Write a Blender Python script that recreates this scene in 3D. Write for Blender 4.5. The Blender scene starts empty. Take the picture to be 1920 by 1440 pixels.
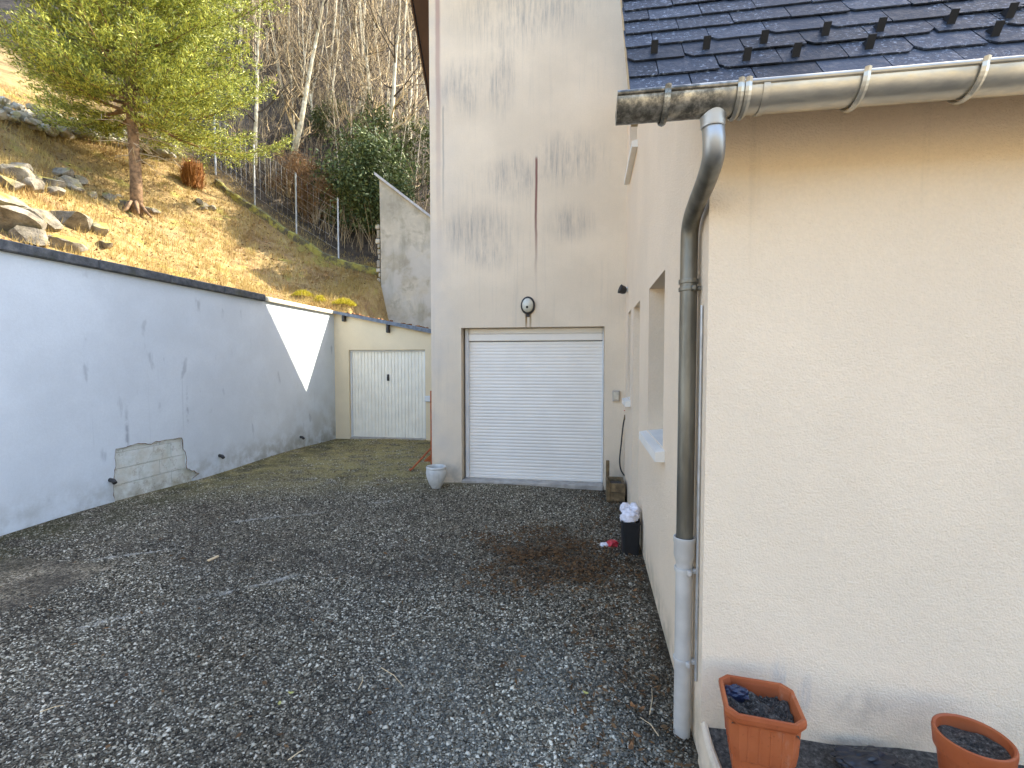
import bpy, math, random
import numpy as np
from mathutils import Vector, Matrix
from mathutils.geometry import tessellate_polygon

S = bpy.context.scene
COL = S.collection
R = math.radians
rnd = random.Random(7)
rng = np.random.default_rng(11)

# ------------------------------------------------------------------ camera
CAM = Vector((0, 0, 1.7))
YAW, PITCH = R(9.02), R(2.418)
cam = bpy.data.cameras.new('camera')
cam.sensor_width = 36.0
cam.lens = 900 / 1920 * 36.0
cam.clip_start, cam.clip_end = 0.05, 500
camo = bpy.data.objects.new('camera', cam)
COL.objects.link(camo)
camo.location = CAM
camo.rotation_euler = (math.pi / 2 - PITCH, 0, YAW)
S.camera = camo

# ------------------------------------------------------------------ sky, sun, exposure
SUN = Vector((1, .816, 1.235)).normalized()
elev = math.asin(SUN.z)
azim = math.atan2(SUN.x, SUN.y)
w = bpy.data.worlds.new('World')
S.world = w
w.use_nodes = True
sky = w.node_tree.nodes.new('ShaderNodeTexSky')
sky.sky_type = 'NISHITA'
sky.sun_disc = False
sky.sun_elevation = elev
sky.sun_rotation = azim
sky.air_density = 1.0
sky.dust_density = 1.6
sky.ozone_density = 1.0
w.node_tree.links.new(sky.outputs[0], w.node_tree.nodes['Background'].inputs[0])
w.node_tree.nodes['Background'].inputs[1].default_value = 0.15
sun = bpy.data.lights.new('sun', 'SUN')
sun.energy = 3.4
sun.angle = R(.5)
sun.color = (1, .92, .78)
suno = bpy.data.objects.new('sun', sun)
COL.objects.link(suno)
suno.rotation_euler = SUN.to_track_quat('Z', 'Y').to_euler()
suno.location = (20, 20, 30)
S.view_settings.view_transform = 'Standard'
S.view_settings.look = 'None'
S.view_settings.gamma = 1
S.view_settings.exposure = 2.27

# ------------------------------------------------------------------ node helpers
class NT:
    def __init__(s, name):
        s.m = bpy.data.materials.new(name)
        s.m.use_nodes = True
        s.t = s.m.node_tree
        s.b = s.t.nodes['Principled BSDF']
        s._pos = None
    def n(s, typ, **k):
        nd = s.t.nodes.new(typ)
        for a, v in k.items():
            setattr(nd, a, v)
        return nd
    def set(s, sock, v):
        if hasattr(v, 'is_linked') or hasattr(v, 'links'):
            s.t.links.new(v, sock)
        elif isinstance(v, (tuple, list)) and len(v) == 3 and sock.type == 'RGBA':
            sock.default_value = (*v, 1)
        else:
            sock.default_value = v
    def pos(s):
        if s._pos is None:
            s._pos = s.n('ShaderNodeNewGeometry').outputs['Position']
        return s._pos
    def scaled(s, sc, vec=None):
        nd = s.n('ShaderNodeMapping')
        s.set(nd.inputs['Vector'], vec or s.pos())
        nd.inputs['Scale'].default_value = sc
        return nd.outputs[0]
    def xyz(s):
        nd = s.n('ShaderNodeSeparateXYZ')
        s.set(nd.inputs[0], s.pos())
        return nd.outputs
    def noise(s, scale, detail=4, rough=.55, vec=None, dist=0):
        nd = s.n('ShaderNodeTexNoise')
        s.set(nd.inputs['Vector'], vec or s.pos())
        nd.inputs['Scale'].default_value = scale
        nd.inputs['Detail'].default_value = detail
        nd.inputs['Roughness'].default_value = rough
        nd.inputs['Distortion'].default_value = dist
        return nd.outputs['Fac']
    def voro(s, scale, feature='F1', vec=None, out='Distance'):
        nd = s.n('ShaderNodeTexVoronoi', feature=feature)
        s.set(nd.inputs['Vector'], vec or s.pos())
        nd.inputs['Scale'].default_value = scale
        return nd.outputs[out]
    def ramp(s, fac, stops):
        nd = s.n('ShaderNodeValToRGB')
        s.set(nd.inputs[0], fac)
        cr = nd.color_ramp
        while len(cr.elements) < len(stops):
            cr.elements.new(.5)
        for e, (p, c) in zip(cr.elements, stops):
            e.position = p
            e.color = (c, c, c, 1) if not isinstance(c, tuple) else (*c, 1)
        return nd.outputs[0]
    def sm(s, v, lo, hi, a=0., b=1.):
        nd = s.n('ShaderNodeMapRange', interpolation_type='SMOOTHSTEP')
        s.set(nd.inputs[0], v)
        for i, x in enumerate((lo, hi, a, b)):
            s.set(nd.inputs[i + 1], x)
        return nd.outputs[0]
    def mth(s, op, a, b=0., c=None):
        nd = s.n('ShaderNodeMath', operation=op)
        s.set(nd.inputs[0], a)
        s.set(nd.inputs[1], b)
        if c is not None:
            s.set(nd.inputs[2], c)
        return nd.outputs[0]
    def mul(s, *v):
        o = v[0]
        for x in v[1:]:
            o = s.mth('MULTIPLY', o, x)
        return o
    def add(s, *v):
        o = v[0]
        for x in v[1:]:
            o = s.mth('ADD', o, x)
        return o
    def mx(s, *v):
        o = v[0]
        for x in v[1:]:
            o = s.mth('MAXIMUM', o, x)
        return o
    def mix(s, fac, a, b, blend='MIX'):
        nd = s.n('ShaderNodeMix', data_type='RGBA', blend_type=blend)
        s.set(nd.inputs[0], fac)
        s.set(nd.inputs[6], a)
        s.set(nd.inputs[7], b)
        return nd.outputs[2]
    def blob(s, u, v, cu, cv, ru, rv):
        a = s.mth('DIVIDE', s.mth('SUBTRACT', u, cu), ru)
        b = s.mth('DIVIDE', s.mth('SUBTRACT', v, cv), rv)
        d = s.mth('SQRT', s.add(s.mul(a, a), s.mul(b, b)))
        return s.sm(d, 1., .2)
    def rand(s):
        return s.n('ShaderNodeNewGeometry').outputs['Random Per Island']
    def bump(s, h, strength=.3, dist=.01):
        nd = s.n('ShaderNodeBump')
        nd.inputs['Strength'].default_value = strength
        nd.inputs['Distance'].default_value = dist
        s.set(nd.inputs['Height'], h)
        s.set(s.b.inputs['Normal'], nd.outputs[0])
    def out(s, col, rough=.85, metal=0., spec=None):
        s.set(s.b.inputs['Base Color'], col)
        s.set(s.b.inputs['Roughness'], rough)
        s.set(s.b.inputs['Metallic'], metal)
        if spec is not None:
            s.b.inputs['Specular IOR Level'].default_value = spec
        return s.m

def simple(name, col, rough=.7, var=.15, scale=8., metal=0., bump=0., bscale=60.):
    t = NT(name)
    n = t.noise(scale, 5)
    c = t.mix(t.sm(n, .3, .7), tuple(x * (1 - var) for x in col), tuple(min(1, x * (1 + var)) for x in col))
    if bump:
        t.bump(t.noise(bscale, 4), bump, .01)
    return t.out(c, rough, metal)

# ------------------------------------------------------------------ mesh helpers
class MB:
    def __init__(s):
        s.v, s.f = [], []
    def face(s, pts):
        i = len(s.v)
        s.v += [tuple(p) for p in pts]
        s.f.append(tuple(range(i, i + len(pts))))
    def box(s, a, b, mat=None):
        (x0, y0, z0), (x1, y1, z1) = a, b
        i = len(s.v)
        pts = [(x0, y0, z0), (x1, y0, z0), (x1, y1, z0), (x0, y1, z0), (x0, y0, z1), (x1, y0, z1), (x1, y1, z1), (x0, y1, z1)]
        if mat is not None:
            pts = [tuple(mat @ Vector(p)) for p in pts]
        s.v += pts
        for q in ((0, 3, 2, 1), (4, 5, 6, 7), (0, 1, 5, 4), (1, 2, 6, 5), (2, 3, 7, 6), (3, 0, 4, 7)):
            s.f.append(tuple(i + k for k in q))
        return s
    def bbox(s, a, b, bev=.004, mat=None):
        """box with chamfered edges: each of 3 slabs' corners pulled in"""
        (x0, y0, z0), (x1, y1, z1) = a, b
        i = len(s.v)
        idx = {}
        for sx in (0, 1):
            for sy in (0, 1):
                for sz in (0, 1):
                    X = (x0, x1)[sx]; Y = (y0, y1)[sy]; Z = (z0, z1)[sz]
                    dx = bev * (1 - 2 * sx); dy = bev * (1 - 2 * sy); dz = bev * (1 - 2 * sz)
                    for k, p in enumerate(((X, Y + dy, Z + dz), (X + dx, Y, Z + dz), (X + dx, Y + dy, Z))):
                        idx[sx, sy, sz, k] = len(s.v)
                        s.v.append(tuple(mat @ Vector(p)) if mat is not None else p)
        I = idx
        c4 = ((0, 0), (1, 0), (1, 1), (0, 1))
        for d in (0, 1):
            s.f.append(tuple(I[d, a_, b_, 0] for a_, b_ in c4))
            s.f.append(tuple(I[a_, d, b_, 1] for a_, b_ in c4))
            s.f.append(tuple(I[a_, b_, d, 2] for a_, b_ in c4))
        for p in (0, 1):
            for q in (0, 1):
                s.f.append((I[p, q, 0, 0], I[p, q, 1, 0], I[p, q, 1, 1], I[p, q, 0, 1]))
                s.f.append((I[p, 0, q, 0], I[p, 1, q, 0], I[p, 1, q, 2], I[p, 0, q, 2]))
                s.f.append((I[0, p, q, 1], I[1, p, q, 1], I[1, p, q, 2], I[0, p, q, 2]))
                for r_ in (0, 1):
                    s.f.append((I[p, q, r_, 0], I[p, q, r_, 1], I[p, q, r_, 2]))
        return s
    def tube(s, path, rad, n=10, caps=True):
        path = [Vector(p) for p in path]
        if not hasattr(rad, '__len__'):
            rad = [rad] * len(path)
        up = None
        base = len(s.v)
        for i, p in enumerate(path):
            t = (path[min(i + 1, len(path) - 1)] - path[max(i - 1, 0)]).normalized()
            if up is None:
                up = t.orthogonal().normalized()
            up = (up - t * up.dot(t))
            up = up.normalized() if up.length > 1e-6 else t.orthogonal().normalized()
            b = t.cross(up)
            for k in range(n):
                a = 2 * math.pi * k / n
                s.v.append(tuple(p + (up * math.cos(a) + b * math.sin(a)) * rad[i]))
        for i in range(len(path) - 1):
            for k in range(n):
                a = base + i * n + k
                b_ = base + i * n + (k + 1) % n
                s.f.append((a, b_, b_ + n, a + n))
        if caps:
            s.f.append(tuple(base + k for k in range(n - 1, -1, -1)))
            e = base + (len(path) - 1) * n
            s.f.append(tuple(e + k for k in range(n)))
        return s
    def lathe(s, prof, c=(0, 0, 0), n=28, sq=None):
        base = len(s.v)
        for r, z in prof:
            for k in range(n):
                a = 2 * math.pi * k / n
                s.v.append((c[0] + r * math.cos(a), c[1] + r * math.sin(a), c[2] + z))
        for i in range(len(prof) - 1):
            for k in range(n):
                a = base + i * n + k
                b = base + i * n + (k + 1) % n
                s.f.append((a, b, b + n, a + n))
        return s
    def rings(s, rings, cap0=True, cap1=True):
        base = len(s.v)
        n = len(rings[0])
        for r in rings:
            s.v += [tuple(p) for p in r]
        for i in range(len(rings) - 1):
            for k in range(n):
                a = base + i * n + k
                b = base + i * n + (k + 1) % n
                s.f.append((a, b, b + n, a + n))
        if cap0:
            s.f.append(tuple(base + k for k in range(n - 1, -1, -1)))
        if cap1:
            e = base + (len(rings) - 1) * n
            s.f.append(tuple(e + k for k in range(n)))
        return s
    def panel(s, outer, holes, front, back):
        """wall slab with openings; front/back map (u,v) to 3-D"""
        loops = [outer] + holes
        tris = tessellate_polygon([[Vector((u, v, 0)) for u, v in l] for l in loops])
        flat = [p for l in loops for p in l]
        i = len(s.v)
        n = len(flat)
        s.v += [tuple(front(*p)) for p in flat] + [tuple(back(*p)) for p in flat]
        for t in tris:
            s.f.append(tuple(i + k for k in t))
            s.f.append(tuple(i + n + k for k in reversed(t)))
        o = i
        for l in loops:
            m = len(l)
            for k in range(m):
                a, b = o + k, o + (k + 1) % m
                s.f.append((a, b, b + n, a + n))
            o += m
        return s
    def mesh(s, name, origin=(0, 0, 0), smooth=False):
        me = bpy.data.meshes.new(name)
        o = Vector(origin)
        me.from_pydata([tuple(Vector(p) - o) for p in s.v], [], s.f)
        me.validate()
        import bmesh
        bm = bmesh.new()
        bm.from_mesh(me)
        bmesh.ops.recalc_face_normals(bm, faces=bm.faces)
        bm.to_mesh(me)
        bm.free()
        if smooth:
            me.shade_smooth()
        return me

def tag(o, label=None, cat=None, group=None, kind=None):
    for k, v in (('label', label), ('category', cat), ('group', group), ('kind', kind)):
        if v:
            o[k] = v
    return o

def empty(name, loc, label, cat, group=None, rz=0):
    o = bpy.data.objects.new(name, None)
    COL.objects.link(o)
    o.location = loc
    o.rotation_euler = (0, 0, rz)
    o.empty_display_size = .1
    return tag(o, label, cat, group)

def wloc(o):
    return Vector(o.location) + (wloc(o.parent) if o.parent else Vector((0, 0, 0)))

def put(name, mb, m, parent=None, origin=None, smooth=False, angle=None):
    """mesh built in world coordinates, linked as one object"""
    if parent is not None:
        org = wloc(parent)
    else:
        org = Vector(origin) if origin else Vector((0, 0, 0))
    me = mb.mesh(name, org, smooth or angle is not None)
    if angle is not None:
        try:
            me.set_sharp_from_angle(angle=R(angle))
        except Exception:
            pass
    me.materials.append(m)
    o = bpy.data.objects.new(name, me)
    COL.objects.link(o)
    if parent is not None:
        o.parent = parent
    else:
        o.location = org
    return o

def npmesh(name, V, Fq, m, parent=None, smooth=False, per=4):
    """fast mesh from numpy vertices and faces (all with `per` corners)"""
    me = bpy.data.meshes.new(name)
    V = np.asarray(V, np.float32)
    Fq = np.asarray(Fq, np.int32)
    me.vertices.add(len(V))
    me.vertices.foreach_set('co', V.ravel())
    me.loops.add(Fq.size)
    me.loops.foreach_set('vertex_index', Fq.ravel())
    me.polygons.add(len(Fq))
    me.polygons.foreach_set('loop_start', np.arange(0, Fq.size, per, dtype=np.int32))
    me.update(calc_edges=True)
    me.validate()
    if smooth:
        me.shade_smooth()
    me.materials.append(m)
    o = bpy.data.objects.new(name, me)
    COL.objects.link(o)
    if parent is not None:
        o.parent = parent
    return o

# ------------------------------------------------------------------ view ray, used to find real positions on real surfaces
_f = Vector((-math.sin(YAW) * math.cos(PITCH), math.cos(YAW) * math.cos(PITCH), -math.sin(PITCH)))
_r = Vector((math.cos(YAW), math.sin(YAW), 0))
_u = _r.cross(_f)
def ray(x, y):
    return _f + _r * ((x - 960) / 900) + _u * ((720 - y) / 900)
def onX(x, y, k):
    d = ray(x, y); return CAM + d * (k / d.x)
def onY(x, y, k):
    d = ray(x, y); return CAM + d * (k / d.y)
def onZ(x, y, k=0.):
    d = ray(x, y); return CAM + d * ((k - 1.7) / d.z)

# ------------------------------------------------------------------ materials
def plaster(name, base, streak=.35, bump=.35, bscale=160, extra=None, mott=.06):
    t = NT(name)
    big = t.noise(1.3, 5, .6)
    c = t.mix(t.sm(big, .3, .72), tuple(x * (1 - mott) for x in base), tuple(min(1, x * (1 + mott)) for x in base))
    fine = t.noise(bscale * .5, 3)
    c = t.mix(t.sm(fine, .35, .65, .0, .12), c, tuple(x * .72 for x in base))
    if extra:
        c = extra(t, c, base)
    h = t.add(t.mul(t.noise(bscale, 3, .6), 1.0), t.mul(t.noise(bscale * .22, 4), .8))
    t.bump(h, bump, .006)
    return t.out(c, .92, spec=.25)

def tower_dirt(t, c, base):
    x, y, z = t.xyz()
    st = t.noise(1, 6, .65, vec=t.scaled((26, 3, 1.0)))
    fine = t.noise(1, 5, .7, vec=t.scaled((60, 5, 3.2)))
    patches = t.mx(t.blob(x, z, -1.55, 3.55, .75, .5), t.blob(x, z, -1.0, 4.25, .62, .42), t.blob(x, z, -.25, 3.6, .42, .36),
                   t.blob(x, z, -1.75, 5.5, .5, .55), t.blob(x, z, -.9, 6.5, 1.35, .7), t.blob(x, z, -1.2, 5.6, .3, .8),
                   t.blob(x, z, -1.4, 3.25, .5, .35), t.blob(x, z, -.3, 4.45, .7, .5))
    ragged = t.noise(1, 6, .7, vec=t.scaled((5, 3, 1.7)))
    pm = t.mul(patches, t.sm(ragged, .25, .62))
    m1 = t.mul(pm, t.add(.18, t.mul(t.sm(fine, .34, .68), t.sm(st, .25, .62), .95)))
    c = t.mix(t.mul(m1, .66), c, (.2, .2, .205))
    wide = t.mul(t.sm(st, .5, .75), t.sm(t.noise(.8, 3), .35, .65))
    c = t.mix(t.mul(wide, .2), c, (.3, .29, .27))
    # grey weathering towards the left arris
    left = t.mul(t.sm(x, -1.6, -2.25), t.sm(t.noise(2.2, 4), .3, .7))
    c = t.mix(t.mul(left, .3), c, (.42, .43, .45))
    # pipe rust runs
    wob = t.mul(t.mth('SUBTRACT', t.noise(1, 2, vec=t.scaled((1, 1, 2.5))), .5), .03)
    def run(cx, wd, z0, z1, strength, col, c):
        d = t.mth('ABSOLUTE', t.mth('SUBTRACT', t.add(x, wob), cx))
        m = t.mul(t.sm(d, wd, wd * .3), t.sm(z, z0 - .55 * (z1 - z0) * .9, z0 + .5 * (z1 - z0)), t.sm(z, z1 + .01, z1 - .06))
        return t.mix(t.mul(m, strength), c, col)
    c = run(-.715, .024, 3.25, 4.52, .85, (.17, .05, .045), c)
    c = run(-2.09, .05, 4.9, 9.5, .55, (.24, .09, .1), c)
    c = run(-2.02, .018, 4.0, 5.3, .45, (.2, .19, .19), c)
    c = run(-.85, .02, 2.2, 2.42, .9, (.22, .13, .04), c)
    c = run(-.79, .02, 2.18, 2.42, .7, (.26, .17, .06), c)
    # base splash
    low = t.mul(t.sm(z, .5, .02), t.sm(t.noise(7, 5), .35, .7))
    c = t.mix(t.mul(low, .5), c, (.25, .24, .2))
    return c

def white_dirt(t, c, base):
    x, y, z = t.xyz()
    st = t.noise(1, 5, .6, vec=t.scaled((3, 9, 1.1)))
    band = t.mul(t.sm(z, 2.3, 1.5), t.sm(z, .2, .9))
    spots = t.noise(1, 3, .5, vec=t.scaled((3, 5.2, 2.6)))
    m = t.mul(t.sm(spots, .62, .73), t.sm(st, .42, .62))
    c = t.mix(t.mul(m, .42), c, (.24, .27, .3))
    runs = t.mul(t.sm(t.noise(1, 4, .6, vec=t.scaled((3, 17, .45))), .64, .76), band)
    c = t.mix(t.mul(runs, .2), c, (.28, .31, .34))
    cloud = t.sm(t.noise(.9, 5), .45, .75)
    c = t.mix(t.mul(cloud, .12), c, (.54, .59, .64))
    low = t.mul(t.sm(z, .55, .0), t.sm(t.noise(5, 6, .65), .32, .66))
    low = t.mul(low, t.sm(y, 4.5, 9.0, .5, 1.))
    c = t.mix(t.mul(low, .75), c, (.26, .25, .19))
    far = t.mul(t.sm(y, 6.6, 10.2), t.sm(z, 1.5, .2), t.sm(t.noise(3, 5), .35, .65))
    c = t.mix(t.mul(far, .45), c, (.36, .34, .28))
    # one dark drip above the patch
    d = t.mth('ABSOLUTE', t.mth('SUBTRACT', y, 5.17))
    drip = t.mul(t.sm(d, .04, .0), t.sm(z, .62, .72), t.sm(z, 1.35, .75), t.sm(t.noise(14, 3), .3, .6))
    c = t.mix(t.mul(drip, .55), c, (.14, .16, .19))
    d = t.mth('ABSOLUTE', t.mth('SUBTRACT', y, 6.1))
    drip = t.mul(t.sm(d, .035, .0), t.sm(z, .75, .95), t.sm(z, 1.5, 1.0), t.sm(t.noise(14, 3), .35, .6))
    return t.mix(t.mul(drip, .4), c, (.18, .2, .23))

def cream_dirt(t, c, base):
    x, y, z = t.xyz()
    low = t.mul(t.sm(z, .45, .12), t.sm(t.noise(6, 5, .65), .42, .72), t.sm(y, 2.3, 2.1))
    c = t.mix(t.mul(low, .32), c, (.42, .36, .28))
    low2 = t.mul(t.sm(z, .3, .0), t.sm(t.noise(9, 5), .3, .7))
    c = t.mix(t.mul(low2, .55), c, (.28, .24, .14))
    dr = t.mul(t.sm(t.noise(1, 4, .6, vec=t.scaled((13, 13, .35))), .58, .75), t.sm(z, 1.6, 2.5), t.sm(y, 2.3, 2.1))
    c = t.mix(t.mul(dr, .16), c, (.4, .33, .24))
    sm = t.mul(t.blob(x, z, .83, .33, .12, .2), t.sm(t.noise(1, 5, .7, vec=t.scaled((16, 3, 3))), .45, .7))
    c = t.mix(t.mul(sm, .6), c, (.33, .37, .42))
    sm = t.mul(t.blob(x, z, 1.12, .3, .16, .14), t.sm(t.noise(9, 5), .3, .7))
    return t.mix(t.mul(sm, .55), c, (.36, .29, .23))

M = {}
M['tower'] = plaster('tower_render', (.755, .63, .47), bscale=120, bump=.3, extra=tower_dirt)
M['cream'] = plaster('cream_roughcast', (.85, .69, .505), bscale=120, bump=1.0, extra=cream_dirt, mott=.04)
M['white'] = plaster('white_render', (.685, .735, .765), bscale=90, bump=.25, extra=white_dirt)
M['garage'] = plaster('garage_render', (.82, .69, .47), bscale=110, bump=.3)

def old_extra(t, c, base):
    x, y, z = t.xyz()
    n = t.noise(2.6, 6, .6, dist=.4)
    c = t.mix(t.sm(n, .44, .66, 0, .6), c, (.26, .24, .19))
    n2 = t.noise(1.7, 4, .5)
    c = t.mix(t.mul(t.sm(n2, .46, .6), t.sm(z, 5.6, 4.6), .8), c, (.52, .5, .45))
    n3 = t.noise(1, 5, .6, vec=t.scaled((3, 3, .5)))
    return t.mix(t.mul(t.sm(n3, .5, .7), .5), c, (.27, .26, .2))
M['oldwall'] = plaster('old_grey_render', (.5, .46, .37), bscale=40, bump=.5, extra=old_extra, mott=.2)

t = NT('weathered_shaded_concrete')
n = t.noise(9, 6, .65)
c = t.ramp(n, [(.3, (.045, .05, .055)), (.5, (.1, .105, .11)), (.72, (.2, .2, .2))])
c = t.mix(t.sm(t.noise(3, 4), .55, .7, 0, .6), c, (.09, .09, .05))
t.bump(t.noise(60, 5, .7), .6, .01)
M['darkcoping'] = t.out(c, .95)
M['coping'] = simple('cream_coping', (.6, .54, .42), .9, .15, 12, bump=.3)
M['concrete'] = simple('pale_concrete', (.4, .365, .315), .9, .2, 10, bump=.35)
M['slabstone'] = simple('coping_slab', (.5, .5, .5), .85, .15, 9, bump=.3)

t = NT('white_slats')
M['shutter'] = simple('white_shutter', (.83, .78, .70), .45, .03, 3)
M['whitepvc'] = simple('white_plastic', (.7, .7, .68), .5, .06, 5)
M['sill'] = simple('white_stone_sill', (.79, .74, .65), .75, .04, 5)
M['ribdoor'] = simple('cream_sheet_door', (.9, .85, .72), .5, .05, 4)
M['dark'] = simple('dark_metal', (.03, .028, .026), .5, .3, 30)
M['black'] = simple('black_plastic', (.006, .006, .007), .75, .3, 20)
M['void'] = simple('dark_recess', (.01, .01, .01), .9, .2, 5)

t = NT('slate')
rr = t.rand()
c = t.ramp(rr, [(0, (.010, .014, .021)), (.5, (.02, .027, .041)), (1, (.04, .052, .075))])
n = t.noise(42, 6, .7)
c = t.mix(t.sm(n, .5, .74, 0, .6), c, (.075, .088, .115))
lichen_glint = t.mul(t.sm(t.noise(70, 5, .7), .54, .66), t.sm(t.noise(3.5, 4), .42, .62))
c = t.mix(t.mul(lichen_glint, .7), c, (.3, .34, .4))  # pale bluish specks: lichen, with glints put into the colour
t.bump(t.noise(1, 6, .65, vec=t.scaled((45, 45, 20))), .6, .006)
M['slate'] = t.out(c, t.sm(n, .3, .7, .55, .8), spec=.3)

t = NT('zinc')
n = t.noise(1, 5, .6, vec=t.scaled((5, 14, 14)))
x, y, z = t.xyz()
c = t.mix(t.sm(n, .35, .7), (.42, .40, .35), (.66, .61, .50))  # warm cream reflection put into the zinc's base tone
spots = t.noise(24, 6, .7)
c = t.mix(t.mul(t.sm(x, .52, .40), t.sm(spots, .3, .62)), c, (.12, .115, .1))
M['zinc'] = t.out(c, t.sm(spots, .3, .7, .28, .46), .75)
t = NT('aged_zinc')
n = t.noise(1, 5, .6, vec=t.scaled((16, 16, 3)))
x, y, z = t.xyz()
c = t.mix(t.sm(n, .3, .7), (.12, .112, .09), (.21, .2, .165))
c = t.mix(t.sm(z, 2.35, 2.5), c, (.42, .44, .46))
M['pipe'] = t.out(c, .42, .65)
M['pvc'] = simple('grey_pvc', (.50, .47, .42), .55, .12, 7)

t = NT('brown_timber')
n = t.noise(1, 5, .6, vec=t.scaled((3, 3, 3)))
M['timber'] = t.out(t.mix(n, (.035, .018, .01), (.1, .05, .025)), .75)
M['purlin'] = simple('pale_timber', (.2, .13, .06), .7, .25, 8)
M['box_wood'] = simple('planter_wood', (.17, .115, .055), .8, .45, 14, bump=.4)

t = NT('terracotta_plastic')
c = t.mix(t.sm(t.noise(6, 4), .3, .7), (.33, .075, .022), (.42, .115, .038))
scf = t.mul(t.sm(t.noise(1, 6, .7, vec=t.scaled((22, 22, 7))), .55, .72), t.sm(t.noise(7, 4), .4, .65))
c = t.mix(t.mul(scf, .35), c, (.5, .36, .27))
c = t.mix(t.mul(t.sm(t.noise(60, 4), .62, .72), .5), c, (.16, .05, .02))
M['terra'] = t.out(c, t.sm(t.noise(20, 4), .3, .7, .4, .65), spec=.35)
M['potwhite'] = simple('glazed_white', (.6, .59, .55), .5, .12, 10)
t = NT('potting_soil')
c = t.ramp(t.noise(90, 6, .7), [(.36, (.018, .014, .011)), (.5, (.085, .07, .055)), (.6, (.17, .145, .118)), (.7, (.45, .41, .35))])
t.bump(t.noise(70, 6, .7), 1., .02)
M['soil'] = t.out(c, .95)
M['orange'] = simple('orange_paint', (.42, .1, .025), .5, .25, 20)
M['hose'] = simple('black_rubber', (.012, .012, .013), .55, .2, 20)
M['brass'] = simple('old_brass', (.2, .14, .07), .45, .3, 30, .8)
M['opal'] = simple('opal_glass', (.62, .6, .5), .25, .1, 12)
M['glass'] = simple('window_glass', (.03, .035, .04), .06, .1, 3)
M['bag'] = simple('white_film', (.72, .7, .74), .4, .15, 30)
M['red'] = simple('red_wrapper', (.5, .03, .04), .4, .2, 20)
M['galv'] = simple('galvanised_steel', (.45, .46, .46), .45, .15, 20, .6)
M['leafbrown'] = simple('dry_leaf', (.28, .13, .045), .8, .45, 25)
M['paleleaf'] = simple('pale_leaf', (.45, .4, .12), .8, .2, 25)
M['chip'] = simple('wood_chip', (.6, .44, .25), .8, .15, 25)
M['bark'] = simple('conifer_bark', (.2, .12, .06), .9, .45, 12, bump=.8, bscale=30)

t = NT('pale_bark')
oi = t.n('ShaderNodeObjectInfo').outputs['Random']
c = t.mix(t.sm(t.noise(5, 5, .65), .35, .7), (.45, .37, .23), (.85, .75, .53))
c = t.mix(t.mul(t.sm(oi, .45, .9), .6), c, (.25, .19, .12))
M['palebark'] = t.out(c, .9)
t = NT('twigs')
oi = t.n('ShaderNodeObjectInfo').outputs['Random']
c = t.mix(t.sm(t.rand(), .35, 1.0), (.055, .038, .022), (.76, .57, .31))
M['twig'] = t.out(c, .9)

def leafmat(name, a, b, trans=.25, rough=.5, third=None):
    t = NT(name)
    c = t.mix(t.rand(), a, b)
    if third:
        c = t.mix(t.sm(t.noise(1.1, 3), .5, .68), c, third)
    t.out(c, rough, spec=.3)
    tr = t.n('ShaderNodeBsdfTranslucent')
    t.set(tr.inputs[0], c)
    mx = t.n('ShaderNodeMixShader')
    mx.inputs[0].default_value = trans
    t.t.links.new(t.b.outputs[0], mx.inputs[1])
    t.t.links.new(tr.outputs[0], mx.inputs[2])
    t.t.links.new(mx.outputs[0], t.t.nodes['Material Output'].inputs[0])
    return t.m
M['needle'] = leafmat('conifer_needles', (.045, .09, .014), (.62, .62, .11), .15)
M['laurel'] = leafmat('laurel_leaves', (.025, .05, .014), (.17, .2, .07), .15, .65)
M['ivy'] = leafmat('ivy_leaves', (.035, .055, .014), (.13, .14, .04), .15, .65)
M['deadfern'] = leafmat('dead_fern', (.24, .1, .03), (.42, .2, .06), .2, .8)
M['brownbrush'] = leafmat('brown_brush', (.14, .075, .03), (.28, .17, .08), .2, .8)
M['straw'] = leafmat('straw_blades', (.36, .25, .085), (.56, .43, .16), .3, .8, (.3, .19, .065))
M['moss'] = leafmat('yellow_moss', (.35, .3, .02), (.5, .42, .03), .2, .8)
M['litter'] = leafmat('leaf_litter', (.075, .04, .018), (.19, .105, .045), .1, .85)

t = NT('hill_soil')
x, y, z = t.xyz()
n = t.noise(3.5, 6, .65)
c = t.ramp(n, [(.3, (.18, .105, .038)), (.5, (.31, .21, .08)), (.7, (.43, .32, .13))])
c = t.mix(t.sm(t.noise(.9, 4), .55, .66, 0, .6), c, (.26, .16, .075))
c = t.mix(t.sm(t.noise(1.6, 5), .58, .68, 0, .7), c, (.3, .28, .05))
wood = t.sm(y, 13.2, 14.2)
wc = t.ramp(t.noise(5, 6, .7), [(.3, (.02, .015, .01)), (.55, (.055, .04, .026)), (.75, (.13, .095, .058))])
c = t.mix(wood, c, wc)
t.bump(t.noise(16, 6, .7), .8, .06)
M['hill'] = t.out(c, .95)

t = NT('moss_rock')
n = t.noise(5, 6, .65)
c = t.ramp(n, [(.32, (.08, .068, .048)), (.5, (.22, .19, .14)), (.7, (.36, .32, .24))])
nz = t.n('ShaderNodeSeparateXYZ')
t.set(nz.inputs[0], t.n('ShaderNodeNewGeometry').outputs['Normal'])
c = t.mix(t.mul(t.sm(nz.outputs[2], .2, .75), t.sm(t.noise(3, 5), .42, .58)), c, (.26, .22, .04))
t.bump(t.noise(14, 6, .7), .7, .05)
M['rock'] = t.out(c, .95)
t = NT('dry_stone')
c = t.ramp(t.rand(), [(0, (.3, .27, .21)), (.5, (.45, .41, .33)), (1, (.58, .54, .45))])
c = t.mix(t.sm(t.noise(4, 5), .5, .62, 0, .7), c, (.3, .27, .08))
t.bump(t.noise(18, 6, .7), .6, .03)
M['drystone'] = t.out(c, .95)

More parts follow.
